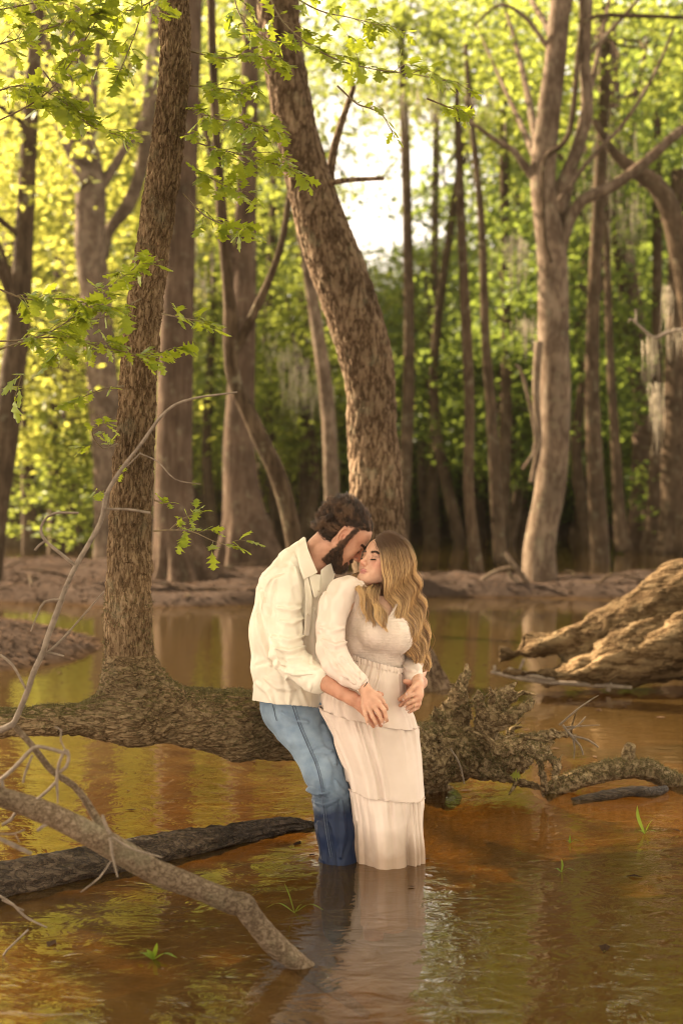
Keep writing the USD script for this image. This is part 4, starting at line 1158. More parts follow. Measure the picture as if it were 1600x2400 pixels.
# dark log lying in the water
W0, W1 = wat(-60, 2105), wat(735, 1935)
dl = thing('sunken_log', 'dark wet rotten log floating low in the water behind the fallen branch', 'log', (W0 + W1) / 2)
D = []
for u, r_ in ((-.12, .085), (0, .082), (.25, .074), (.5, .066), (.72, .052), (.9, .036), (1.0, .022), (1.06, .010)):
    c = W0 + (W1 - W0) * u
    D.append([c[0], c[1], .025 - .03 * (u > .95), r_])
part(dl, 'log', tube(np.array(D), 44, .012, lambda th, L, R, xyz: R * .35 * (fbm(np.stack([np.cos(th) * 2.2, np.sin(th) * 2.2, L * 1.2], -1), 4, 71) - .5) - .012 * ridge(np.stack([np.cos(th) * 5, np.sin(th) * 5, L * 5], -1), 72) + .012 * (fbm(xyz * 40, 3, 74) - .5)), 'wood_wet')

# weathered stump lying at right
sv = Field((.85, 8.3, -.25), (3.4, 11.2, 1.35), .02)
for P in ([(1780, 1440, 165, 10.2), (1650, 1470, 135, 10.1), (1560, 1498, 112, 9.95), (1470, 1522, 88, 9.9), (1400, 1552, 58, 9.85), (1330, 1570, 34, 9.85), (1280, 1592, 20, 9.8)],
          [(1700, 1340, 60, 10.2), (1590, 1366, 36, 10.1), (1530, 1400, 34, 10.0), (1460, 1440, 34, 9.95), (1390, 1466, 26, 9.95), (1350, 1488, 20, 9.95), (1300, 1510, 16, 9.95), (1240, 1522, 10, 9.95), (1180, 1532, 6, 9.95), (1115, 1540, 4, 9.95)],
          [(1330, 1500, 18, 10.0), (1290, 1505, 14, 10.0), (1255, 1490, 16, 10.0), (1238, 1482, 8, 10.0)], [(1260, 1520, 16, 10), (1232, 1500, 12, 10), (1222, 1488, 8, 10)],
          [(1560, 1380, 26, 10.0), (1570, 1352, 18, 10.05), (1595, 1338, 14, 10.1)],
          [(1400, 1560, 30, 9.7), (1320, 1580, 16, 9.6), (1240, 1580, 9, 9.55), (1160, 1572, 5, 9.5)]):
    sv.chain(prow(P), .13)
v, f = sv.mesh(.5)
nn = vnormals(v, f)
q = np.stack([(v[:, 0] * .9 - v[:, 2] * -.42) * .8, v[:, 1] * 5, (v[:, 0] * -.42 + v[:, 2] * .9) * 6.5], 1)
q = q + .5 * fbm(v * 1.6, 3, 86)[:, None]
v = v + nn * (-.045 * ridge(q * .55, 81) + .13 * (fbm(q * .5, 3, 82) - .5) + .07 * (fbm(v * 6, 4, 83) - .5) - .020 * ridge(q * 1.7 + 1.5 * fbm(v * 3, 2, 87)[:, None], 84))[:, None]
dw = thing('driftwood_stump', 'huge weathered driftwood stump with sunlit grooved side at the right edge', 'stump', at(1500, 1560, 10))
part(dw, 'stump', (v, f), 'wood_drift')
db = thing('wood_debris', 'pale broken sticks washed up against the left end of the driftwood stump', 'sticks', wat(1200, 1590))
sticks(db, 9.7, [[(1150, 1575, 4), (1220, 1590, 6), (1290, 1600, 5)], [(1160, 1580, 4), (1158, 1560, 4)], [(1190, 1570, 7), (1260, 1588, 7), (1300, 1592, 5)], [(1215, 1575, 3), (1228, 1545, 3)], [(1290, 1600, 5), (1400, 1606, 6), (1480, 1612, 4)], [(1425, 1620, 6), (1430, 1600, 5)]])

# dark branch in the water at right
rb = thing('sunken_branch', 'dark mossy branch arching out of the water right of the root wad', 'branch', wat(1450, 1860))
bl = prow([(1275, 1868, 16, 6.5), (1300, 1850, 20, 6.5), (1351, 1829, 22, 6.5), (1438, 1806, 24, 6.55), (1514, 1806, 24, 6.6), (1570, 1830, 22, 6.65), (1620, 1846, 20, 6.7), (1720, 1870, 16, 6.8)])
tv = tube(bl, 30, .012, lambda th, L, R, xyz: R * .4 * (fbm(xyz * 16, 3, 91) - .5) + .010 * (fbm(xyz * 50, 3, 92) - .5))
part(rb, 'limb', tv, 'wood_root')
part(rb, 'stub', tube(prow([(1466, 1806, 18, 6.58), (1470, 1775, 16, 6.58), (1476, 1750, 14, 6.58), (1478, 1742, 9, 6.58)]), 16, .012, lambda th, L, R, xyz: .012 * (fbm(xyz * 40, 3, 93) - .5)), 'wood_root')
part(rb, 'twig', tube(prow([(1340, 1880, 9, 6.35), (1400, 1868, 12, 6.35), (1480, 1856, 13, 6.4), (1530, 1858, 13, 6.45), (1560, 1850, 9, 6.5)]), 14, .015, lambda th, L, R, xyz: .012 * (fbm(xyz * 30, 3, 94) - .5)), 'wood_wet')
st = fuzz(*tv, 1800, 8, .016, lambda c, n: n[:, 2] > -.3)
curves(rb, 'moss', st, [np.array([.003, .002, .001])] * len(st), 'moss_green', kind='stuff')


# small water plants
def plant(label, base, blades, Y=None):
    t = thing('water_plant', label, 'plant', base)
    for (dx, dz, w, bend) in blades:
        b0 = np.asarray(base)
        tip = b0 + np.array([dx, 0, dz])
        mid = (b0 + tip) / 2 + np.array([bend, 0, abs(dx) * .25])
        S = spline(np.array([b0, mid, tip]), .01)
        ww = w * np.sin(np.linspace(.25, np.pi, len(S))) ** .8
        side = np.array([.75, .66, 0.0])
        A, B = S - side * ww[:, None], S + side * ww[:, None]
        mid_ = S + np.array([0, .25, 0]) * ww[:, None]
        v = np.vstack([A, mid_, B]); n = len(S); i = np.arange(n - 1)
        part(t, 'leaf', (v, np.vstack([np.stack([i, i + 1, n + i + 1, n + i], 1), np.stack([n + i, n + i + 1, 2 * n + i + 1, 2 * n + i], 1)])), 'blade')


plant('bright green seedling with one broad upright blade in the water at right', wat(1510, 1955), [(-.03, .115, .011, -.01), (.035, .06, .004, 0), (-.03, .012, .005, 0), (.05, .006, .003, 0)])
plant('small green seedling between the root wad and the broad seedling', wat(1335, 1978), [(.0, .035, .006, 0), (.035, .012, .004, 0), (-.01, .015, .003, 0)])
plant('small green seedling in open water below the others', wat(1315, 2045), [(.0, .05, .006, 0.004), (-.03, .012, .005, 0), (.05, .004, .003, 0)])
plant('thin grass blades lying on the water left of the jeans', wat(690, 2140), [(-.10, .012, .003, 0), (.10, .006, .003, 0), (-.035, .10, .0015, .0), (.03, .03, .002, 0)])
plant('dark green water weed near the bottom left in the water', wat(360, 2250), [(.01, .05, .008, 0), (-.05, .015, .010, 0), (.07, .004, .008, 0), (.02, -.03, .010, 0), (-.02, .03, .008, 0)])
single('fallen_leaf', 'yellow fallen leaf caught at the foot of the root wad', 'leaf', (at(1207, 1818, 6.2) + .045 * (LEAFV[0][0][:, [0, 2, 1]] * [1, 1, 1.6] - [.5, 0, 0]), LEAFV[0][1]), 'leaf_yellow')
# ---------------------------------------------------------------- the couple
def P4(px, py, Y, r):
    return np.array([*at(px, py, Y), r])


def C4(*rows):
    return np.array([P4(*q) for q in rows])


def frame(fwd, left):
    f = np.asarray(fwd, float); f = f / np.linalg.norm(f)
    l = np.asarray(left, float); l = l - f * (l @ f); l = l / np.linalg.norm(l)
    return np.stack([f, l, np.cross(f, l)], 1)


def head(F, c, R, s, man):
    """Skull, face and ears in a head frame (x forward, y left, z up), joined into the field F."""
    g = lambda x, y, z: c + s * (R @ np.array([x, y, z], float))
    def ball(p, r, k=.02, cut=False, rot=None):
        F.ball(g(*p), np.asarray(r, float) * s, k, R if rot is None else R @ rot, cut)
    def bone(a, b, ra, rb, k=.01, cut=False):
        F.bone(g(*a), g(*b), ra * s, rb * s, k, cut)
    ball((-.008, 0, .045), (.097, .076, .083), .02)
    ball((.032, 0, .040), (.064, .064, .060), .03)
    ball((.045, 0, -.020), (.047, .055, .064), .03)
    jw = .060 if man else .051
    for q in (-1, 1):
        bone((.006, q * jw, -.040), (.076, q * (.020 if man else .012), -.092), .019, .017, .03)
        bone((.0, q * .062, .0), (.006, q * jw, -.045), .02, .018, .03)
        ball((.062, q * .041, -.012), (.024, .019, .018), .02)
        ball((.060, q * .036, -.040), (.026, .022, .026), .02)
    ball((.086, 0, -.092), (.018, .022, .018), .02)
    ball((.078 if man else .0735, 0, -.055), (.024, .030, .032), .02)
    bone((.089, -.034, .020), (.089, .034, .020), .011 if man else .008, .011 if man else .008, .014)
    for q in (-1, 1):
        ball((.101, q * .032, .004), (.013, .017, .011), .012, True)
        ball((.0815, q * .0325, .003), (.0135, .0165, .0125), .003)
        bone((.087, q * .042, .0005), (.095, q * .030, -.0035), .0018, .002, .003)
    bone((.084, 0, .022), (.096, 0, -.020), .0105 if man else .009, .0125 if man else .0105, .006)
    ns = 1.0 if man else .86
    bone((.096, 0, .016), (.117 if man else .1135, 0, -.024), .0075 * ns, .0095 * ns, .010)
    ball((.120 if man else .1155, 0, -.026), (.011 * ns, .010 * ns, .0095 * ns), .006)
    for q in (-1, 1):
        ball((.109 if man else .105, q * .0115 * ns, -.032), (.011 * ns, .0075 * ns, .0085 * ns), .005)
        bone((.116 if man else .112, q * .006, -.0385), (.110 if man else .106, q * .007, -.040), .003, .003, .003, True)
    lp = .0058 if man else .0056
    for q in (-1, 1):
        bone((.1015, q * .003, -.0550), (.090, q * .022, -.0605), lp, .003, .005)
        bone((.0995, q * .002, -.0672), (.089, q * .021, -.0620), lp * 1.1, .003, .005)
        bone((.108, 0, -.0612), (.090, q * .025, -.0612), .0028, .0025, .002, True)
    for q in (-1, 1):
        ring = []
        for w in np.linspace(math.radians(20), math.radians(285), 12):      # helix, from the front top round the back to the lobe
            ex, ez = .0165 * math.cos(w), .030 * math.sin(w)
            ring.append((-.006 + ex * .95 - ez * .25, q * (.081 - .45 * ex), -.004 + ez * .97 + ex * .25))
        for a, b in zip(ring[:-1], ring[1:]):
            bone(a, b, .0036, .0036, .003)
        e = np.array([[.95, 0, -.28], [0, 1, 0], [.28, 0, .95]])
        ball((-.005, q * .078, -.004), (.013, .0055, .026), .003, rot=e)
        ball((.003, q * .080, -.028), (.0065, .0048, .008), .003)
        ball((.000, q * .086, -.006), (.0065, .0065, .011), .003, True, rot=e)
        bone((.008, q * .079, -.002), (.006, q * .079, -.014), .004, .0035, .003)


def local(v, c, R, s):
    return (v - c) @ R / s


def hand(F, wrist, palm, pw, pn, fingers, k=.006):
    """Palm as fanned metacarpals from the wrist, then each finger its own chain of phalanges; rows are points with radii."""
    F.chain([wrist, palm], .012)
    for fg in fingers:
        F.chain([np.r_[(wrist[:3] * .55 + fg[0][:3] * .45), fg[0][3] * 1.35], np.r_[fg[0][:3], fg[0][3] * 1.12]], .010)
    for fg in fingers:
        F.chain(fg, .0035)


def front(v, px, py, rad=7.0):
    """Depth of the surface seen at the pixel(s)."""
    q = to_px(v)
    T = cKDTree(q)
    out = []
    for a, b in zip(np.atleast_1d(px), np.atleast_1d(py)):
        k = T.query_ball_point([a, b], rad)
        if not k:
            k = T.query([a, b], 6)[1]
        out.append(v[k, 1].min())
    return np.array(out)


def crease(v, f, lines):
    """Folds along pixel polylines: (points, width px, height m)."""
    n = vnormals(v, f)
    q = to_px(v)
    tot = np.zeros(len(v))
    for pts, w, amp in lines:
        pts = np.asarray(pts, float)
        best = np.full(len(v), 1e9)
        for i, (a, b) in enumerate(zip(pts[:-1], pts[1:])):
            e = b - a
            t = np.clip(((q - a) @ e) / (e @ e), 0, 1)
            d = np.linalg.norm(q - a - t[:, None] * e, axis=1)
            u = (i + t) / (len(pts) - 1)
            best = np.minimum(best, d / np.clip(1.25 * np.sin(np.pi * np.clip(u, .06, .94)) ** .5, .3, 1))
        tot += amp * (np.exp(-(best / w) ** 2) - .45 * (amp > 0) * np.exp(-((best - 1.7 * w) / w) ** 2)) * (n[:, 1] < .3)
    return v + n * tot[:, None]


def seam(parent, name, v, pts, r, m, off=.0, step=.006):
    pts = spline(np.hstack([np.asarray(pts, float), np.zeros((len(pts), 2))]), 4)[:, :2]
    Yd = gaussian_filter(front(v, pts[:, 0], pts[:, 1], 5), 2)
    P = np.array([[*at(a, b, y - off), r] for (a, b), y in zip(pts, Yd)])
    return part(parent, name, tube(P, 6), m)


def patch(v, rows, n, off, thick=.003):
    """A cloth flap: grid through pixel rows (each a list of px, py), laid on the surface v and lifted by off."""
    g = np.array([[np.interp(np.linspace(0, len(r_) - 1, n), np.arange(len(r_)), np.array(r_)[:, k]) for k in (0, 1)] for r_ in rows], float)
    m = 2 * len(rows) + 1
    g = np.stack([np.stack([np.interp(np.linspace(0, len(rows) - 1, m), np.arange(len(rows)), g[:, k, j]) for j in range(n)], 1) for k in (0, 1)], 2)
    Yd = gaussian_filter(front(v, g[..., 0].ravel(), g[..., 1].ravel(), 8).reshape(m, n), 1.5)
    A = np.array([[at(*g[i, j], Yd[i, j] - off) for j in range(n)] for i in range(m)])
    B = A + [0, thick, 0]
    i, j = np.meshgrid(np.arange(m - 1), np.arange(n - 1), indexing='ij')
    a = (i * n + j).ravel()
    q = np.stack([a, a + 1, a + n + 1, a + n], 1)
    N_ = m * n
    f = [tri(q), tri(q[:, ::-1] + N_)]
    ring = np.concatenate([np.arange(n), np.arange(1, m) * n + n - 1, (m - 1) * n + np.arange(n - 2, -1, -1), np.arange(m - 2, 0, -1) * n])
    r2 = np.roll(ring, -1)
    f.append(tri(np.stack([ring, ring + N_, r2 + N_, r2], 1)))
    return np.vstack([A.reshape(-1, 3), B.reshape(-1, 3)]), np.vstack(f)


SK_M, SK_W = np.array([.50, .265, .175]), np.array([.56, .325, .225])
rp = np.random.default_rng(77)

# ----- man
th = math.radians(45)
RM = frame((math.cos(th), .10, -math.sin(th)), (-.10, 1, .02))
CM = at(801, 1253, 5.478)
man = thing('person', 'bearded man in cream shirt and blue jeans leaning on the mossy log', 'person', at(790, 2030, 5.35))
SM = .955
HF = Field(CM - [.20, .16, .24], CM + [.17, .15, .20], .0021)
head(HF, CM, RM, SM, True)
HF.chain(C4((776, 1262, 5.475, .058), (752, 1292, 5.485, .060), (728, 1322, 5.50, .066), (705, 1352, 5.52, .075)), .03)
hv, hf = HF.mesh(.5)
L_ = local(hv, CM, RM, SM)
x, y, z = L_.T
scalp = np.clip(np.minimum.reduce([(z - (.072 - .75 * np.maximum(x - .045, 0) * -1 - .55 * np.clip(.045 - x, 0, .12))) / .012 + .5, (.094 - x) / .01]), 0, 1)
scalp = np.maximum(scalp, sm(-x, .005, .02) * sm(z, -.062, -.045))
scalp *= 1 - ((np.abs(y) > .0725) & (z < .032) & (x > -.027) & (x < .010))
beard = sm(-(z + .012 + 1.0 * (x - .012)), 0, .010) * sm(x, -.002, .012) * (z > -.128)
beard = np.maximum(beard, sm(x, .005, .010) * (1 - sm(x, .024, .033)) * (np.abs(y) > .05) * (z < .062) * (z > -.05))
must = (np.abs(y) < .032) & (z < -.041) & (z > -.056) & (x > .085)
lips = (np.abs(y) < .021) & (z < -.054) & (z > -.070) & (x > .088)
beard = np.maximum(beard, sm(x, .068, .076) * (np.abs(y) < .034) * (z < -.064) * (z > -.125))
beard = np.maximum(beard * ~lips, must * 1.0)
rag = fbm(hv * 170, 2, 61)
beard = np.clip(beard * 1.0 + (rag - .5) * 1.1 * (beard > .02) * (beard < .98), 0, 1)
scalp = np.clip(scalp + (rag - .5) * 1.2 * (scalp > .02) * (scalp < .98), 0, 1)
side = (z > -.035) & (x < .035)
tone = np.repeat(SK_M[None], len(hv), 0)
red = np.exp(-((x - .118) ** 2 + y ** 2 + (z + .028) ** 2) / .02 ** 2) + .7 * np.exp(-(((np.abs(y) - .08) / .012) ** 2 + (z / .035) ** 2 + (x / .03) ** 2))
tone = tone * (1 - .25 * np.clip(red, 0, 1)[:, None] * np.array([.1, .9, .9]))
tone[lips] = (.42, .19, .15)
hb = np.clip(np.maximum(scalp, beard * np.where(side, .75, .8)), 0, 1)[:, None]
tone = tone * (1 - hb) + np.array([.045, .026, .018]) * hb
# torso, legs, arms under the clothes, then hands
BF = Field(at(560, 1700, 5.2) + [0, -.10, -1.0], at(1010, 1220, 5.9) + [0, .05, 0], .008)
for Yc in (5.47, 5.60):
    BF.chain(C4((672, 1640, Yc, .095), (672, 1560, Yc, .095), (676, 1480, Yc, .105), (688, 1400, Yc, .10), (712, 1345, 5.53, .07)), .05)
BF.chain(C4((655, 1368, 5.34, .055), (662, 1460, 5.29, .046), (674, 1543, 5.24, .042)), .03)
BF.chain(C4((725, 1368, 5.70, .055), (790, 1460, 5.72, .046), (850, 1545, 5.70, .040), (965, 1612, 5.34, .028)), .03)
BF.chain(C4((685, 1655, 5.47, .09), (728, 1740, 5.41, .066), (766, 1830, 5.34, .055), (780, 1900, 5.31, .05), (796, 2060, 5.28, .04), (800, 2180, 5.28, .04)), .03)
BF.chain(C4((700, 1655, 5.62, .09), (770, 1740, 5.60, .066), (830, 1830, 5.56, .055), (845, 2060, 5.56, .04), (850, 2160, 5.56, .04)), .03)
bv, bf = BF.mesh(.5)
# near forearm and hand
WF = Field(at(640, 1720, 5.02) + [0, 0, 0], at(935, 1510, 5.32), .0026)
wr = P4(826, 1638, 5.125, .024)
WF.chain(C4((674, 1545, 5.235, .042), (712, 1568, 5.20, .043), (750, 1592, 5.165, .036), (800, 1624, 5.135, .0265), (826, 1638, 5.125, .0245)), .01, flat=((.5, 0, 1), 1.0))
hand(WF, wr, P4(856, 1662, 5.115, .017), .04, None, [
    C4((858, 1676, 5.115, .0105), (866, 1688, 5.108, .0092), (872, 1698, 5.105, .0082), (875, 1703, 5.107, .0070)),
    C4((866, 1668, 5.110, .0108), (880, 1684, 5.104, .0095), (889, 1697, 5.103, .0082), (892, 1701, 5.106, .0072)),
    C4((872, 1656, 5.108, .0108), (890, 1668, 5.102, .0095), (903, 1684, 5.103, .0082), (906, 1689, 5.106, .0072)),
    C4((872, 1644, 5.112, .0105), (890, 1648, 5.102, .0094), (903, 1654, 5.102, .0082), (906, 1662, 5.106, .0072))])
WF.chain(C4((846, 1640, 5.11, .014), (868, 1628, 5.10, .0115), (886, 1626, 5.10, .0095), (894, 1628, 5.103, .0085)), .006)
wv, wf = WF.mesh(.45)
# far hand behind hers
VF = Field(at(925, 1690, 5.14), at(1010, 1570, 5.44), .0026)
VF.chain(C4((985, 1600, 5.36, .027), (974, 1612, 5.30, .025), (962, 1626, 5.27, .020)), .01)
for fg in (C4((966, 1606, 5.25, .013), (957, 1600, 5.225, .0115), (949, 1597, 5.21, .009)), C4((955, 1628, 5.24, .011), (945, 1634, 5.222, .009), (936, 1640, 5.215, .0075)), C4((955, 1640, 5.24, .011), (945, 1648, 5.222, .009), (938, 1654, 5.215, .0075))):
    VF.chain(fg, .004)
uv_, uf = VF.mesh(.45)
parts_ = [(bv, bf), (hv, hf), (wv, wf), (uv_, uf)]
tones = [np.repeat(SK_M[None] * .95, len(bv), 0), tone, np.repeat(SK_M[None] * [.92, .88, .86], len(wv), 0), np.repeat(SK_M[None] * .95, len(uv_), 0)]
part(man, 'body', join(parts_), 'skin', pv={'tone': np.vstack(tones)})


def grow(v, f, w, n, R, c, dirfn, ln, curl, seed, cols, width, segs=6, lift=.004, parent=None, name='hair'):
    """Short hair from the surface where the weight w is high."""
    r = np.random.default_rng(seed)
    a = w[f].mean(1)
    t = v[f]
    fn = np.cross(t[:, 1] - t[:, 0], t[:, 2] - t[:, 0]); A = np.linalg.norm(fn, axis=1); fn /= A[:, None] + 1e-12
    k = r.choice(len(f), n, p=A * a / (A * a).sum())
    b = r.dirichlet([1, 1, 1], n)
    p = (t[k] * b[..., None]).sum(1)
    lo = (p - c) @ R
    d = dirfn(lo, fn[k] @ R) @ R.T
    d = d + r.normal(size=d.shape) * .12
    d /= np.linalg.norm(d, axis=1, keepdims=True)
    L = ln(lo) * r.uniform(.6, 1.15, n)
    e1 = np.cross(d, fn[k]); e1 /= np.linalg.norm(e1, axis=1, keepdims=True) + 1e-9
    e2 = np.cross(d, e1)
    cell = np.floor(p / .014 + .35 * np.sin(p[:, [1, 2, 0]] * 160)).astype(int)
    hsh = np.modf(np.abs(np.sin(cell @ np.array([12.9898, 78.233, 37.719])) * 43758.5453))[0]
    L = L * (.7 + .6 * hsh)
    ph = (cell @ np.array([1.7, 2.9, 4.1])) % 6.28 + r.normal(size=n) * .35
    st, col = [], []
    cols = np.asarray(cols)
    u = np.linspace(0, 1, segs)
    nn = fn[k]
    cu = curl(lo)
    for i in range(n):
        wv_ = np.sin(u * 7.5 + ph[i])[:, None] * e1[i] + np.cos(u * 7.5 + ph[i])[:, None] * nn[i] * .7
        s_ = p[i] + d[i] * (L[i] * u)[:, None] + nn[i] * (lift * np.sin(u * 2.2))[:, None] + wv_ * (cu[i] * u ** .7)[:, None]
        st.append(s_)
        cc = cols[int(hsh[i] * len(cols) * .999)] * r.uniform(.7, 1.3)
        col.append(np.repeat(cc[None], segs, 0))
    return curves(parent, name, st, [width * np.linspace(1, .5, segs)] * n, 'hair', color=col)


BR = [(.040, .023, .015), (.07, .038, .022), (.028, .016, .011), (.13, .074, .042)]


def md(lo, nl):
    """comb direction: back over the top, back and down at the sides"""
    d = np.stack([-.9 - 0 * lo[:, 0], np.sign(lo[:, 1]) * .05, .30 - 7 * np.maximum(.05 - lo[:, 2], 0) + 1.5 * np.maximum(lo[:, 0], 0)], 1)
    d += nl * (.10 + .45 * sm(-lo[:, 0], .0, .08))[:, None]
    return d


grow(hv, hf, (scalp > .4) * 1.0, 6500, RM, CM, md, lambda lo: (.020 + .010 * sm(-lo[:, 0] + lo[:, 2] * .3, -.04, .08) + .010 * sm(lo[:, 2], .08, .12) * sm(lo[:, 0], -.03, .06)) * (1 - .62 * sm(np.abs(lo[:, 1]), .045, .066) * sm(lo[:, 0], -.035, -.01)), lambda lo: .0009 + .0085 * sm(-lo[:, 0], .0, .07), 1, BR, .0018, 9, .005, man, 'hair')
grow(hv, hf, (beard > .4) * 1.0, 2600, RM, CM, lambda lo, nl: np.stack([.25 + 0 * lo[:, 0], 0 * lo[:, 0], -.9 + 0 * lo[:, 0]], 1) + nl * .7, lambda lo: .006 + .009 * sm(lo[:, 0], .03, .09) * sm(-lo[:, 2], .05, .09), lambda lo: .0022 + 0 * lo[:, 0], 2,
     [(.05, .028, .018), (.10, .055, .032), (.04, .024, .016)], .0015, 5, .003, man, 'beard')
brow = ((np.abs(np.abs(y) - .030) < .022) & (np.abs(z - (.0225 + .1 * (.03 - np.abs(np.abs(y) - .03)))) < .0045) & (x > .07)) * 1.0
grow(hv, hf, brow, 420, RM, CM, lambda lo, nl: np.stack([-.2 + 0 * lo[:, 0], np.sign(lo[:, 1]), .3 + 0 * lo[:, 0]], 1) + nl * .3, lambda lo: .011 + 0 * lo[:, 0], lambda lo: 0 * lo[:, 0], 3, BR[:1], .0013, 4, .002, man, 'eyebrows')


def lashes(parent, c, R, s, col, seed):
    r = np.random.default_rng(seed)
    st = []
    for q in (-1, 1):
        for u in np.linspace(-1, 1, 34):
            p = np.array([.0945 - .0055 * u ** 2, q * (.0325 + .0135 * u), -.0035 + .003 * u ** 2])
            d = np.array([.6, q * .35 * u, -.75])
            st.append(np.array([c + s * (R @ (p + d * t)) for t in (-.002, .004, .0085)]))
    curves(parent, 'eyelashes', st, .0011, 'hair', color=[np.repeat(np.array([col]), 3, 0)] * len(st))


lashes(man, CM, RM, SM, (.02, .012, .009), 1)

# shirt
SF = Field(at(560, 1720, 5.1), at(840, 1235, 5.9), .0045)
for Yc in (5.46, 5.61):
    SF.chain(C4((672, 1710, Yc, .120), (671, 1640, Yc, .120), (671, 1567, Yc, .126), (672, 1480, Yc, .135), (684, 1405, Yc, .134), (706, 1345, 5.53, .098)), .05)
SF.chain(C4((728, 1308, 5.50, .066), (690, 1330, 5.42, .070), (655, 1368, 5.345, .066)), .04)
SF.chain(C4((728, 1308, 5.50, .066), (740, 1340, 5.60, .066), (735, 1368, 5.70, .062)), .04)
SL = Field(at(560, 1720, 5.1), at(840, 1235, 5.9), .0045)
SL.chain(C4((656, 1374, 5.335, .070), (657, 1420, 5.315, .070), (662, 1470, 5.285, .068), (672, 1530, 5.245, .066), (690, 1556, 5.225, .061), (722, 1578, 5.195, .053), (744, 1592, 5.178, .049)), .01)
SF.merge(SL, .022)
SF.chain(C4((730, 1372, 5.70, .064), (790, 1460, 5.72, .06), (812, 1490, 5.71, .055)), .02)
sv_, sf_ = SF.mesh(.6)
nz = fbm(sv_ * np.array([9, 9, 5.0]), 3, 5) - .5
rd = ridge(sv_ * np.array([7, 9, 5.0]) + fbm(sv_ * 3, 2, 8)[:, None] * 2, 6)
nS = vnormals(sv_, sf_)
rd2 = ridge(sv_ * np.array([16, 20, 12.0]) + fbm(sv_ * 6, 2, 18)[:, None] * 2.5, 16)
sv_ = sv_ + nS * (.012 * nz + .0055 * rd + .0010 * rd2)[:, None]
sv_ = crease(sv_, sf_, [
    ([(612, 1390), (622, 1450), (640, 1510), (660, 1560)], 7, .010), ([(602, 1440), (612, 1500), (634, 1560)], 6, .007), ([(600, 1560), (640, 1548), (668, 1572)], 6, -.010),
    ([(706, 1425), (680, 1432), (650, 1424)], 6, .008), ([(708, 1450), (682, 1462), (655, 1455)], 5, .006), ([(640, 1492), (676, 1502), (710, 1492)], 6, .008), ([(648, 1520), (680, 1528), (714, 1516)], 5, .009),
    ([(640, 1540), (668, 1552), (705, 1545)], 5, -.008), ([(655, 1568), (690, 1580), (730, 1580)], 5, .007), ([(648, 1360), (638, 1400), (632, 1440)], 5, -.007), ([(660, 1345), (640, 1352), (628, 1375), (622, 1410)], 3, -.006),
    ([(690, 1330), (700, 1380), (706, 1420)], 6, .006), ([(722, 1400), (712, 1450), (708, 1490)], 6, .007), ([(735, 1430), (728, 1490), (730, 1550)], 6, .007), ([(620, 1590), (650, 1612), (690, 1618)], 6, .006),
    ([(600, 1600), (625, 1620), (640, 1650)], 6, .006), ([(670, 1590), (680, 1620), (676, 1655)], 6, .006), ([(705, 1620), (712, 1640), (722, 1660)], 5, .006), ([(650, 1310), (640, 1330), (618, 1352)], 6, .005)])
q = to_px(sv_)
fq = q[sf_].mean(1); fy_ = sv_[sf_][:, :, 1].mean(1)
hemline = np.interp(fq[:, 0], [590, 640, 700, 745, 800], [1641, 1650, 1654, 1659, 1662])
sl_keep = fq[:, 1] < hemline
opening = (fq[:, 0] > 716) & (fq[:, 1] < np.interp(fq[:, 0], [716, 726, 745, 760, 785], [1268, 1318, 1352, 1340, 1318])) & (fy_ < 5.60)
part(man, 'shirt', submesh(sv_, sf_, sl_keep & ~opening), 'shirt_linen')
part(man, 'collar', patch(sv_, [[(702, 1265), (714, 1256), (722, 1290), (744, 1342)], [(696, 1274), (704, 1282), (712, 1312), (728, 1350)], [(690, 1288), (697, 1308), (702, 1332), (711, 1358)]], 9, .016), 'shirt_linen')
part(man, 'collar', patch(sv_, [[(752, 1336), (764, 1326), (776, 1320)], [(749, 1372), (764, 1358), (784, 1350)], [(743, 1408), (752, 1394), (766, 1380)]], 7, .012), 'shirt_linen')
part(man, 'placket', patch(sv_, [[(724, 1352), (736, 1346), (751, 1347)], [(729, 1376), (740, 1370), (750, 1368)], [(736, 1401), (743, 1399), (748, 1392)]], 7, .014), 'shirt_linen')
part(man, 'placket', patch(sv_, [[(712, 1358), (716, 1356), (722, 1353)], [(716, 1400), (722, 1398), (732, 1396)], [(714, 1450), (720, 1450), (729, 1450)], [(712, 1490), (717, 1490), (724, 1490)]], 6, .006), 'shirt_linen')
cz = [(752, 1596, 5.174, .046), (748, 1593, 5.176, .053), (738, 1588, 5.183, .055), (728, 1583, 5.19, .056), (724, 1581, 5.194, .052)]
part(man, 'cuff', tube(C4(*cz), 48, .004, lambda t_, L, Rr, xyz: .0035 * np.sin(3 * t_ + 40 * L) + .006 * (fbm(xyz * 28, 3, 4) - .5) * 2, cap=False), 'shirt_linen', label='rolled sleeve cuff')
cz2 = [(754, 1597, 5.172, .049), (756, 1598, 5.17, .045), (750, 1595, 5.175, .043), (742, 1590, 5.18, .042)]
part(man, 'cuff', tube(C4(*cz2), 40, .004, lambda t_, L, Rr, xyz: .005 * (fbm(xyz * 28, 3, 14) - .5), cap=False), 'shirt_linen')
for a, b in ((747, 1385), (722, 1440)):
    part(man, 'button', tube(np.array([[*at(a, b, front(sv_, a, b)[0] - .016), .0045], [*at(a, b, front(sv_, a, b)[0] - .020), .004]]), 12), 'button')
seam(man, 'seam', sv_, [(668, 1342), (648, 1350), (630, 1362), (618, 1390), (612, 1430)], .0012, 'shirt_linen')

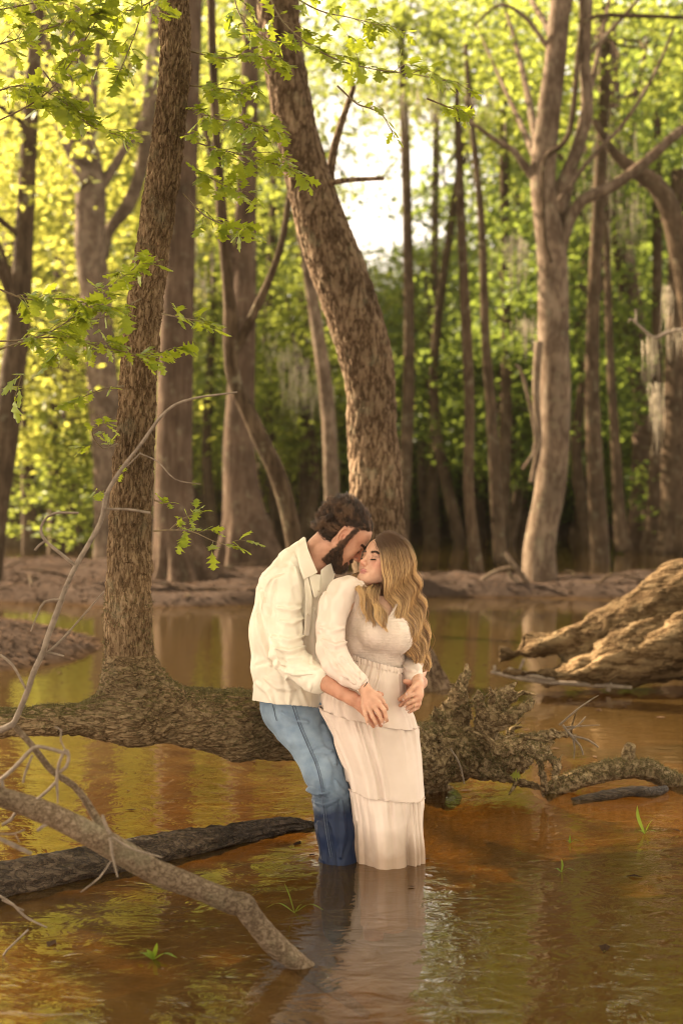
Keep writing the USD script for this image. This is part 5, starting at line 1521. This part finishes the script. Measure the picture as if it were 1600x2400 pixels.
# jeans
JF = Field(at(570, 1640, 5.1) + [0, -.05, -.95], at(880, 1600, 5.85) + [0, 0, .02], .0055)
JF.chain(C4((672, 1625, 5.48, .110), (682, 1662, 5.47, .108), (706, 1705, 5.44, .092), (730, 1748, 5.41, .078), (757, 1805, 5.35, .074), (770, 1850, 5.325, .070), (777, 1880, 5.315, .068), (785, 1945, 5.30, .072), (792, 2020, 5.29, .070), (800, 2110, 5.28, .072), (803, 2170, 5.28, .074)), .01)
JF.chain(C4((676, 1625, 5.60, .110), (696, 1662, 5.61, .108), (760, 1745, 5.60, .080), (822, 1830, 5.56, .072), (838, 1950, 5.56, .07), (846, 2110, 5.56, .072)), .03)
jv, jf = JF.mesh(.6)
jn = vnormals(jv, jf)
jv = jv + jn * (.012 * (fbm(jv * np.array([12, 12, 6]), 3, 21) - .5) + .004 * ridge(jv * np.array([9, 9, 6.0]) + 1.5 * fbm(jv * 4, 2, 22)[:, None], 23))[:, None]
jv = crease(jv, jf, [([(712, 1846), (740, 1862), (768, 1858)], 5, .010), ([(716, 1862), (742, 1874), (765, 1872)], 5, -.009), ([(738, 1880), (760, 1886), (790, 1876)], 5, .006), ([(758, 1700), (775, 1740), (786, 1790)], 7, .006),
                     ([(660, 1670), (690, 1690), (720, 1692)], 6, .006), ([(800, 1880), (806, 1950), (798, 2010)], 6, .007), ([(768, 1930), (780, 1980), (785, 2030)], 5, -.007), ([(745, 1930), (752, 1980), (758, 2020)], 6, .006), ([(786, 1830), (796, 1850), (808, 1858)], 5, .005), ([(735, 1760), (760, 1752), (775, 1762)], 6, .004)])
part(man, 'jeans', (jv, jf), 'denim', label='blue jeans, soaked dark below the knee')
seam(man, 'seam', jv, [(685, 1655), (700, 1700), (722, 1752), (741, 1797), (752, 1844), (756, 1883), (763, 1946), (774, 2010)], .0017, 'stitch')
seam(man, 'seam', jv, [(691, 1655), (706, 1700), (728, 1752), (746, 1797), (757, 1844), (761, 1883), (768, 1946), (779, 2012)], .0010, 'stitch')
seam(man, 'pocket_seam', jv, [(638, 1650), (642, 1665), (645, 1680), (648, 1690)], .0013, 'stitch')

# ----- woman
pit, yaw = math.radians(24), math.radians(38)
hz = np.array([-math.cos(yaw), -math.sin(yaw), 0])
RW = frame(hz * math.cos(pit) + np.array([0, 0, math.sin(pit)]), (math.sin(yaw), -math.cos(yaw), 0))
CW, sW = at(900, 1328, 5.42), .92
wom = thing('person', 'woman with long wavy blonde hair in a tiered blush dress standing knee-deep in the water', 'person', at(915, 2030, 5.34))
HF = Field(CW - [.16, .17, .28], CW + [.16, .16, .19], .0023)
head(HF, CW, RW, sW, False)
HF.chain(C4((912, 1346, 5.435, .046), (904, 1388, 5.415, .045), (896, 1428, 5.40, .055), (890, 1458, 5.385, .075)), .025)
HF.bone(at(880, 1438, 5.32), at(835, 1395, 5.33), .03, .03, .03)
HF.bone(at(905, 1440, 5.33), at(940, 1412, 5.43), .03, .03, .03)
hv2, hf2 = HF.mesh(.5)
x, y, z = local(hv2, CW, RW, sW).T
tone2 = np.repeat(SK_W[None], len(hv2), 0)
ch = np.exp(-(((x - .07) / .03) ** 2 + ((np.abs(y) - .045) / .022) ** 2 + ((z + .02) / .022) ** 2)) + .8 * np.exp(-((x - .12) ** 2 + y ** 2 + (z + .028) ** 2) / .014 ** 2)
tone2 = tone2 * (1 - .30 * np.clip(ch, 0, 1)[:, None] * np.array([.05, .8, .75]))
lw = np.exp(-(np.maximum(np.abs(y) - .016, 0) / .004) ** 2) * np.exp(-(np.maximum(np.abs(z + .0612) - .0095, 0) / .002) ** 2) * (x > .086)
tone2 = tone2 * (1 - lw[:, None]) + np.array([.44, .19, .165]) * lw[:, None]
lid = np.exp(-(np.maximum(np.abs(np.abs(y) - .0325) - .011, 0) / .004) ** 2) * np.exp(-(np.maximum(np.abs(z - .006) - .005, 0) / .004) ** 2) * (x > .08)
tone2 = tone2 * (1 - .28 * lid[:, None])
sc2 = sm(-x, -.078 + .0, -.062) * sm(z, .015, .03) + sm(-x, -.03, .0) * sm(z, -.09, -.06)
sc2 = np.clip(np.maximum(sc2, sm(z, .088, .096)), 0, 1) * (1 - ((np.abs(y) > .066) & (z < .035) & (x > -.035) & (x < .02)))
tone2 = tone2 * (1 - sc2[:, None]) + np.array([.09, .052, .03]) * sc2[:, None]
BF = Field(at(720, 1700, 5.05) + [0, 0, -.9], at(1020, 1380, 5.7), .008)
BF.chain(C4((885, 1545, 5.38, .085), (890, 1470, 5.37, .095), (890, 1410, 5.385, .075)), .03)
BF.chain(C4((826, 1388, 5.33, .038), (788, 1440, 5.255, .036), (780, 1510, 5.19, .036), (812, 1580, 5.13, .030)), .03)
BF.chain(C4((938, 1405, 5.45, .042), (958, 1490, 5.47, .038), (964, 1555, 5.42, .034), (973, 1590, 5.26, .025)), .03)
BF.chain(C4((880, 1545, 5.38, .085), (865, 1640, 5.38, .10)), .04)
for px_, Yc in ((850, 5.33), (895, 5.42)):
    BF.chain(C4((px_, 1660, Yc, .085), (px_ + 15, 1830, Yc, .06), (px_ + 25, 2030, Yc, .045), (px_ + 25, 2190, Yc, .04)), .04)
bv, bf = BF.mesh(.5)
# right hand over the man's hand
WF = Field(at(790, 1725, 5.03), at(930, 1560, 5.2), .0024)
WF.chain(C4((812, 1580, 5.125, .030), (834, 1596, 5.105, .0235), (850, 1608, 5.098, .0205), (856, 1616, 5.094, .021)), .01)
hand(WF, P4(855, 1615, 5.094, .021), P4(868, 1640, 5.085, .016), .038, None, [
    C4((852, 1655, 5.086, .0090), (856, 1674, 5.078, .0078), (860, 1688, 5.080, .0070), (862, 1697, 5.086, .0058)),
    C4((864, 1659, 5.080, .0096), (872, 1679, 5.073, .0083), (879, 1692, 5.075, .0074), (883, 1701, 5.081, .0060)),
    C4((877, 1657, 5.078, .0098), (888, 1674, 5.071, .0084), (893, 1687, 5.073, .0075), (895, 1696, 5.079, .0060)),
    C4((888, 1650, 5.080, .0096), (900, 1664, 5.073, .0083), (904, 1680, 5.075, .0074), (902, 1692, 5.081, .0060))])
WF.chain(C4((868, 1622, 5.088, .014), (888, 1632, 5.092, .0105), (898, 1646, 5.098, .009)), .006)
wv, wf = WF.mesh(.4)
VF = Field(at(925, 1690, 5.10), at(1015, 1570, 5.36), .0024)
VF.chain(C4((984, 1570, 5.34, .027), (978, 1592, 5.25, .023), (978, 1604, 5.215, .021)), .01)
hand(VF, P4(979, 1606, 5.212, .021), P4(982, 1628, 5.20, .017), .036, None, [
    C4((975, 1626, 5.188, .0098), (962, 1630, 5.176, .0084), (952, 1635, 5.178, .0074), (945, 1640, 5.186, .0060)),
    C4((980, 1638, 5.190, .0098), (966, 1643, 5.174, .0084), (956, 1648, 5.176, .0074), (949, 1655, 5.184, .0060)),
    C4((980, 1649, 5.193, .0094), (969, 1654, 5.178, .0080), (960, 1658, 5.180, .0070), (953, 1663, 5.188, .0058)),
    C4((977, 1658, 5.198, .0086), (970, 1663, 5.186, .0073), (963, 1667, 5.188, .0064), (958, 1670, 5.194, .0054))])
VF.chain(C4((974, 1606, 5.195, .0125), (966, 1614, 5.180, .0105), (957, 1624, 5.176, .0088), (952, 1628, 5.178, .0068)), .005)
uv_, uf = VF.mesh(.4)
part(wom, 'body', join([(bv, bf), (hv2, hf2), (wv, wf), (uv_, uf)]), 'skin',
     pv={'tone': np.vstack([np.repeat(SK_W[None], len(bv), 0), tone2, np.repeat(SK_W[None] * [.96, .93, .91], len(wv), 0), np.repeat(SK_W[None] * [.98, .95, .93], len(uv_), 0)])})
lashes(wom, CW, RW, sW, (.018, .011, .009), 2)
bw = ((np.abs(np.abs(y) - .032) < .019) & (np.abs(z - (.0235 + .18 * (.02 - np.abs(np.abs(y) - .036)))) < .0030) & (x > .065)) * 1.0
grow(hv2, hf2, bw, 380, RW, CW, lambda lo, nl: np.stack([-.2 + 0 * lo[:, 0], np.sign(lo[:, 1]), .1 + 0 * lo[:, 0]], 1) + nl * .2, lambda lo: .009 + 0 * lo[:, 0], lambda lo: 0 * lo[:, 0], 3, [(.07, .04, .025)], .0011, 4, .0015, wom, 'eyebrows')
for tips in ([(862, 1697, 5.080), (883.5, 1701, 5.075), (895.5, 1696, 5.073), (901, 1692, 5.075)], [(952.5, 1627, 5.171), (945.5, 1640, 5.180), (949.5, 1655, 5.178), (954, 1663, 5.182), (959, 1669.5, 5.189)]):
    for a, b, c_ in tips:
        part(wom, 'fingernail', trimesh.creation.icosphere(1, 1).apply_scale((.0042, .0025, .0055)).apply_translation(at(a, b, c_)), 'nail')

# dress: bodice, three gathered tiers, sleeves
DF = Field(at(790, 1600, 5.05), at(1000, 1350, 5.6), .004)
DF.chain(C4((882, 1570, 5.365, .098), (884, 1535, 5.365, .099), (890, 1470, 5.36, .108), (886, 1415, 5.375, .092), (884, 1392, 5.385, .078)), .02)
DF.ball(at(880, 1482, 5.265), (.066, .062, .066), .03)
DF.ball(at(929, 1493, 5.285), (.064, .066, .066), .03)
DF.bone(at(826, 1384, 5.32), at(870, 1410, 5.33), .046, .05, .03)
DF.bone(at(840, 1392, 5.33), at(838, 1510, 5.31), .040, .050, .03)
DF.bone(at(940, 1408, 5.44), at(905, 1415, 5.38), .042, .05, .03)
dv, df = DF.mesh(.6)
dn_ = vnormals(dv, df)
dv = dv + dn_ * (.0007 * np.sin(dv[:, 2] * 620 + 6 * fbm(dv * 22, 2, 3)) * (.5 + fbm(dv * 60, 2, 4)) + .003 * (fbm(dv * np.array([60, 60, 25.]), 2, 6) - .5))[:, None]
fq = to_px(dv)[df].mean(1); fY = dv[df][:, :, 1].mean(1)
neck = np.interp(fq[:, 0], [800, 850, 886, 910, 930, 956, 1000], [1340, 1362, 1412, 1446, 1412, 1372, 1350])
waist = np.interp(fq[:, 0], [800, 821, 888, 942, 990], [1532, 1540, 1556, 1577, 1590])
part(wom, 'bodice', submesh(dv, df, ~((fq[:, 1] < neck) & (fY < 5.43)) & (fq[:, 1] < waist + 4) & ((fq[:, 1] > 1372) | (fY < 5.43))), 'dress_smock', label='smocked bodice of the dress')

seam(wom, 'neckline', dv, [(856, 1378), (872, 1398), (888, 1418), (900, 1436), (910, 1446), (920, 1436), (932, 1414), (944, 1394)], .0018, 'dress_crepe', off=.001)

prof = np.array([  # py, left px, right px, centre depth, depth radius, slope of the ring
    (1540, 816, 946, 5.365, .115, .28), (1556, 812, 948, 5.36, .128, .28), (1580, 798, 950, 5.355, .142, .27), (1628, 758, 954, 5.35, .155, .24), (1655, 748, 968, 5.35, .158, .21), (1690, 752, 978, 5.35, .160, .20),
    (1765, 786, 984, 5.345, .158, .20), (1812, 806, 987, 5.34, .156, .18), (1856, 815, 990, 5.34, .158, .15), (1910, 825, 991, 5.34, .165, .08), (1972, 832, 993, 5.34, .172, .02), (2030, 836, 994, 5.34, .176, 0), (2200, 836, 996, 5.34, .18, 0)])


def tier(y0, y1, seed, nf, amp0, amp1, big, step):
    n, rows = 420, max(24, int((y1 - y0) / 3))
    r = np.random.default_rng(seed)
    a = np.linspace(0, 2 * np.pi, n, endpoint=False)
    py = np.linspace(y0, y1, rows)
    I = [np.interp(py, prof[:, 0], prof[:, k]) for k in range(1, 6)]
    ph = r.uniform(0, 6.3, 12)
    warp = a + .35 * np.sin(2 * a + ph[0]) + .22 * np.sin(3 * a + ph[1]) + .12 * np.sin(7 * a + ph[7])
    V = np.zeros((rows, n, 3))
    for i in range(rows):
        t = i / (rows - 1)
        gather = np.exp(-t * 4.5) * (amp0 * np.sin(nf * 3 * warp + ph[2]) + amp0 * .7 * np.sin(nf * 4.3 // 1 * warp + ph[3]))
        soft = sm(t, 0, .45) * (amp1 * (np.sin(nf * warp + ph[4] + .5 * t) * .6 + .55 * np.sin(int(nf * 1.7) * warp + ph[5])) + big * np.sin(int(nf * .45) * warp + ph[6]))
        rr = 1 + gather + soft + step * np.exp(-((t - .06) / .06) ** 2) + .010 * sm(t, .0, .15)
        L, R_, cy, ry, sl = (q_[i] for q_ in I)
        cx, hx = (L + R_) / 2, (R_ - L) / 2
        Yq = cy - ry * rr * np.sin(a)
        pxx = cx + hx * rr * np.cos(a)
        c0 = at(cx, py[i], cy)
        V[i, :, 0] = c0[0] + (pxx - cx) / FPX * cy
        V[i, :, 1] = Yq
        V[i, :, 2] = c0[2] - sl * (pxx - cx) / FPX * cy + .004 * gather / max(amp0, 1e-6) * 0
    i, j = np.meshgrid(np.arange(rows - 1), np.arange(n), indexing='ij')
    q = np.stack([i * n + j, (i + 1) * n + j, (i + 1) * n + (j + 1) % n, i * n + (j + 1) % n], -1).reshape(-1, 4)
    return V.reshape(-1, 3), tri(q), V


t1 = tier(1552, 1682, 1, 9, .024, .042, .022, .02)
t2 = tier(1680, 1858, 2, 8, .028, .042, .046, .014)
t3 = tier(1855, 2150, 4, 9, .030, .085, .085, .016)
for k, t_ in enumerate((t1, t2, t3)):
    vv = t_[0]
    if k == 1:
        vv = crease(vv, t_[1], [([(784, 1665), (790, 1740), (806, 1790), (816, 1830)], 4, -.012), ([(910, 1700), (925, 1760), (938, 1850)], 7, .010), ([(950, 1710), (956, 1780), (960, 1860)], 6, .010), ([(830, 1700), (850, 1770), (862, 1840)], 9, .005)])
    if k == 2:
        vv = crease(vv, t_[1], [([(830, 1860), (842, 1940), (846, 2060)], 3, -.010), ([(858, 1862), (860, 1950), (862, 2060)], 3.5, -.016), 
                                ([(880, 1862), (884, 1900), (886, 1930)], 4, -.006), ([(905, 1864), (908, 1900), (910, 1920)], 4, -.006), ([(922, 1864), (926, 1910), (930, 1960)], 4, -.007)])
    part(wom, 'skirt_tier', (vv, t_[1]), 'dress_crepe')
    rim = t_[2][0] if k else t_[2][0]
    c_ = rim.mean(0)
    loop = np.vstack([rim, rim[:2]])
    w = np.hstack([c_ + (loop - c_) * 1.018 + [0, 0, -.002], np.full((len(loop), 1), .0014)])
    part(wom, 'skirt_seam', tube(w, 5), 'dress_seam')
# frill under the bodice
rim = t1[2][0]; c_ = rim.mean(0); n = len(rim)
aa = np.linspace(0, 2 * np.pi, n, endpoint=False)
fr = np.stack([c_ + (rim - c_) * s_ + np.stack([0 * aa, 0 * aa, dz + .0045 * np.sin(46 * aa) * k_ + .003 * np.sin(73 * aa + 1) * k_], 1) for s_, dz, k_ in ((1.02, .012, .3), (1.035, .004, .7), (1.06, -.008, 1.0))])
i, j = np.meshgrid(np.arange(2), np.arange(n), indexing='ij')
part(wom, 'waist_frill', (fr.reshape(-1, 3), tri(np.stack([i * n + j, (i + 1) * n + j, (i + 1) * n + (j + 1) % n, i * n + (j + 1) % n], -1).reshape(-1, 4))), 'dress_crepe')


def sleeve(rows, h, seed, lines):
    A = C4(*rows)
    F = Field(A[:, :3].min(0) - .1, A[:, :3].max(0) + .1, h)
    F.chain(A, .01)
    v, f = F.mesh(.6)
    v = v + vnormals(v, f) * (.008 * (fbm(v * np.array([9, 9, 6]), 2, seed) - .5) + .0022 * ridge(v * np.array([10, 10, 6.]) + fbm(v * 5, 2, seed)[:, None] * 1.5, seed + 1))[:, None]
    return crease(v, f, lines), f


sl1 = sleeve([(818, 1378, 5.315, .045), (802, 1388, 5.295, .053), (783, 1422, 5.265, .058), (773, 1470, 5.225, .053), (775, 1520, 5.185, .053), (790, 1556, 5.155, .053), (816, 1582, 5.128, .044), (838, 1596, 5.11, .033), (845, 1601, 5.104, .026)], .0038, 31,
             [([(800, 1540), (820, 1560), (842, 1590)], 4, .006), ([(790, 1556), (808, 1580), (830, 1602)], 4, .007), ([(762, 1520), (780, 1560), (812, 1590)], 5, .005), ([(750, 1470), (775, 1480), (805, 1472)], 6, .005), ([(755, 1500), (785, 1515), (812, 1505)], 6, .006), ([(760, 1390), (752, 1440), (748, 1480)], 7, .004)])
part(wom, 'sleeve', sl1, 'dress_crepe')
part(wom, 'sleeve_frill', tube(C4((842, 1599, 5.107, .027), (845, 1601, 5.104, .0245), (848, 1604, 5.101, .024), (852, 1607, 5.098, .0285)), 60, .003, lambda t_, L, Rr, xyz: .0025 * np.sin(14 * t_) * sm(L, .0, .012), cap=False), 'dress_crepe')
sl2 = sleeve([(938, 1405, 5.45, .050), (952, 1450, 5.48, .050), (960, 1510, 5.47, .046), (962, 1550, 5.42, .044), (962, 1572, 5.34, .040), (972, 1588, 5.265, .032)], .0045, 33, [([(945, 1560), (955, 1570), (972, 1572)], 4, .006)])
part(wom, 'sleeve', sl2, 'dress_crepe')
# bracelet and rings
bc = spline(np.array([[*(at(852, 1609, 5.097) + .0235 * (math.cos(t_) * np.array([.62, 0, .78]) * 1.0 + math.sin(t_) * np.array([0, 1, 0]))), .0016] for t_ in np.linspace(0, 6.5, 26)]), .004)
part(wom, 'bracelet', tube(bc, 6), 'band')
for a, b, c_ in ((970, 1653, 5.178),):
    rg = np.array([[*(at(a, b, c_) + .0088 * (math.cos(t_) * np.array([.3, 0, .95]) + math.sin(t_) * np.array([0, 1, 0]))), .0012] for t_ in np.linspace(0, 6.4, 18)])
    part(wom, 'ring', tube(rg, 6), 'gold')

# long wavy hair, in locks
G = [np.array(g, float) for g in (
    [(884, 1262), (895, 1288), (899, 1318), (900, 1350), (908, 1392), (922, 1440), (938, 1490), (948, 1530)],
    [(890, 1254), (910, 1285), (918, 1322), (920, 1360), (934, 1410), (952, 1462), (965, 1510), (968, 1570)],
    [(900, 1249), (932, 1278), (944, 1322), (946, 1366), (960, 1415), (976, 1470), (984, 1525), (984, 1590)],
    [(908, 1247), (954, 1270), (968, 1314), (975, 1364), (988, 1410), (998, 1468), (1003, 1530), (1002, 1588)])]
G = [np.stack([np.interp(np.linspace(0, 7, 40), np.arange(8), g[:, k]) for k in (0, 1)], 1) for g in G]
G = [np.stack([gaussian_filter(g[:, k], 2, mode='nearest') for k in (0, 1)], 1) for g in G]
strands, cols_, wid = [], [], []
rh = np.random.default_rng(4)
HC = at(915, 1315, 5.42)


def lock(path, r0, nst, seed, dark, wave=.010, length=1.0, phase=0.0):
    """nst strands round a guide path (n, 3); they gather towards the tip."""
    r = np.random.default_rng(seed)
    n = len(path)
    u = np.linspace(0, 1, n)
    s_len = np.concatenate([[0], np.cumsum(np.linalg.norm(np.diff(path, axis=0), axis=1))])
    ph = phase + r.normal() * .22
    lam = r.uniform(.118, .124)
    amp = wave * sm(s_len, .09, .24)
    wv_ = amp[:, None] * (np.sin(s_len / lam * 6.28 + ph)[:, None] * np.array([1, 0, 0.25]) + np.cos(s_len / lam * 6.28 + ph)[:, None] * np.array([0, .8, 0]))
    root, bl, lo_ = np.array([.085, .045, .023]), np.array([.70, .46, .22]), np.array([.20, .10, .042])
    for k in range(nst):
        q = r.normal(size=3) * r0 * .5
        tip = 1 - .7 * u ** 2
        jit = gaussian_filter(r.normal(size=(n, 3)), (3, 0)) * .0014
        m = int(n * r.uniform(.82, 1.0) * length)
        fly = (r.uniform() < .03) * gaussian_filter(r.normal(size=(n, 3)), (5, 0)) * .05 * u[:, None]
        s_ = path + wv_ + q * tip[:, None] + jit + fly
        g = sm(u, .07, .36)[:, None]
        mix = np.clip(dark + r.normal() * .10, 0, 1)
        c_ = root * (1 - g) + (bl * (1 - mix) + lo_ * mix) * g
        c_ = c_ * (1 - .25 * sm(u, .75, 1)[:, None] * np.array([0, .15, .4])) * r.uniform(.85, 1.15)
        strands.append(s_[:m]); cols_.append(c_[:m]); wid.append((.0015 * np.linspace(1, .45, n))[:m])


for k in range(78):
    u = (k % 26 + rh.uniform(0, 1)) / 26 * 2.999
    lay = k // 26
    i, t_ = int(u), u - int(u)
    g = G[i] * (1 - t_) + G[min(i + 1, 3)] * t_
    pts = []
    for a, b in g:
        p = at(a, b, 5.37)
        dx, dz = p[0] - HC[0], p[2] - HC[2]
        dome_ = math.sqrt(max(0.0, .112 ** 2 - dx * dx - min(dz, 0.05) ** 2 * (dz > 0) - 0))
        near = 5.415 - dome_
        down = sm(b, 1345, 1450)
        fall = 5.285 + .022 * (u - 1) ** 2 + .03 * u - .055 * np.exp(-((b - 1485) / 45.0) ** 2) * (u < 1.6)
        Yv = near * (1 - down) + fall * down
        pts.append(at(a, b, Yv + lay * .016 + .004 * rh.normal() * 0))
    pts = np.array(pts)
    lock(pts, .011, 60, 500 + k, [.1, .7, .3, .95, -.1, .5, .85][k % 7] if lay < 2 else .85, wave=.0105, phase=.55 * u + .5 * lay)
for k in range(22):          # back of the head
    u = k / 22 * 2.999
    i, t_ = int(u), u - int(u)
    g = G[i] * (1 - t_) + G[min(i + 1, 3)] * t_
    pts = np.array([at(a, b, 5.43 + .085 * math.sqrt(max(0.0, 1 - ((b - 1312) / 75.0) ** 2)) * (b < 1380) + .05 * sm(b, 1340, 1380)) for a, b in g])
    lock(pts, .012, 30, 700 + k, .6)
for k, g in enumerate(([(868, 1346), (848, 1352), (836, 1372), (846, 1408), (858, 1438), (852, 1466)], [(872, 1352), (858, 1366), (850, 1390), (862, 1424), (874, 1454), (868, 1476)], [(876, 1356), (866, 1374), (864, 1400), (878, 1432), (892, 1462), (903, 1486)],
                       [(882, 1360), (872, 1380), (874, 1408), (888, 1436), (898, 1460), (906, 1488)], [(856, 1342), (834, 1346), (818, 1354), (826, 1370), (840, 1388), (856, 1410)], [(886, 1362), (880, 1388), (884, 1414), (894, 1438), (900, 1456), (902, 1474)], [(862, 1346), (840, 1352), (830, 1370), (842, 1396), (852, 1424), (862, 1454)])):
    g = np.array(g, float)
    gg = np.stack([np.interp(np.linspace(0, 5, 30), np.arange(6), g[:, c]) for c in (0, 1)], 1)
    gg = np.stack([gaussian_filter(gg[:, c], 1.5, mode='nearest') for c in (0, 1)], 1)
    for rep in range(2):
        Yf = 5.475 - .135 * sm(gg[:, 1], 1356, 1384) - .055 * sm(gg[:, 1], 1384, 1415) - .060 * sm(gg[:, 1], 1415, 1465)
        Yc_ = gaussian_filter(front(dv, gg[:, 0] + rep * 5, gg[:, 1], 6), 2) - .016
        Yf = np.where(gg[:, 1] > 1374, np.minimum(Yf, Yc_), Yf)
        pts = np.array([at(a + rep * 5, b, yy) for (a, b), yy in zip(gg, gaussian_filter(Yf, 1, mode='nearest'))])
        lock(pts, .009, 34, 800 + k * 2 + rep, [.3, .8, .15, .5][k % 4], wave=.007)
curves(wom, 'hair', strands, wid, 'hair', color=cols_, label='long wavy blonde hair with darker roots')
# ---------------------------------------------------------------- warm evening haze
MAT['haze'] = usdkit.material(stage, '/World/Looks/haze', {'v': ('principled_volume', {'color': (1.0, .90, .70), 'density': 0.00028, 'anisotropy': 0.8})}, [], volume='v.volume')
hz_ = trimesh.creation.box((760, 600, 46))
hz_.apply_translation((0, 240, 20.8))
single('haze', 'warm thin haze hanging under the trees', 'haze', hz_, 'haze', kind='stuff', smooth=False)
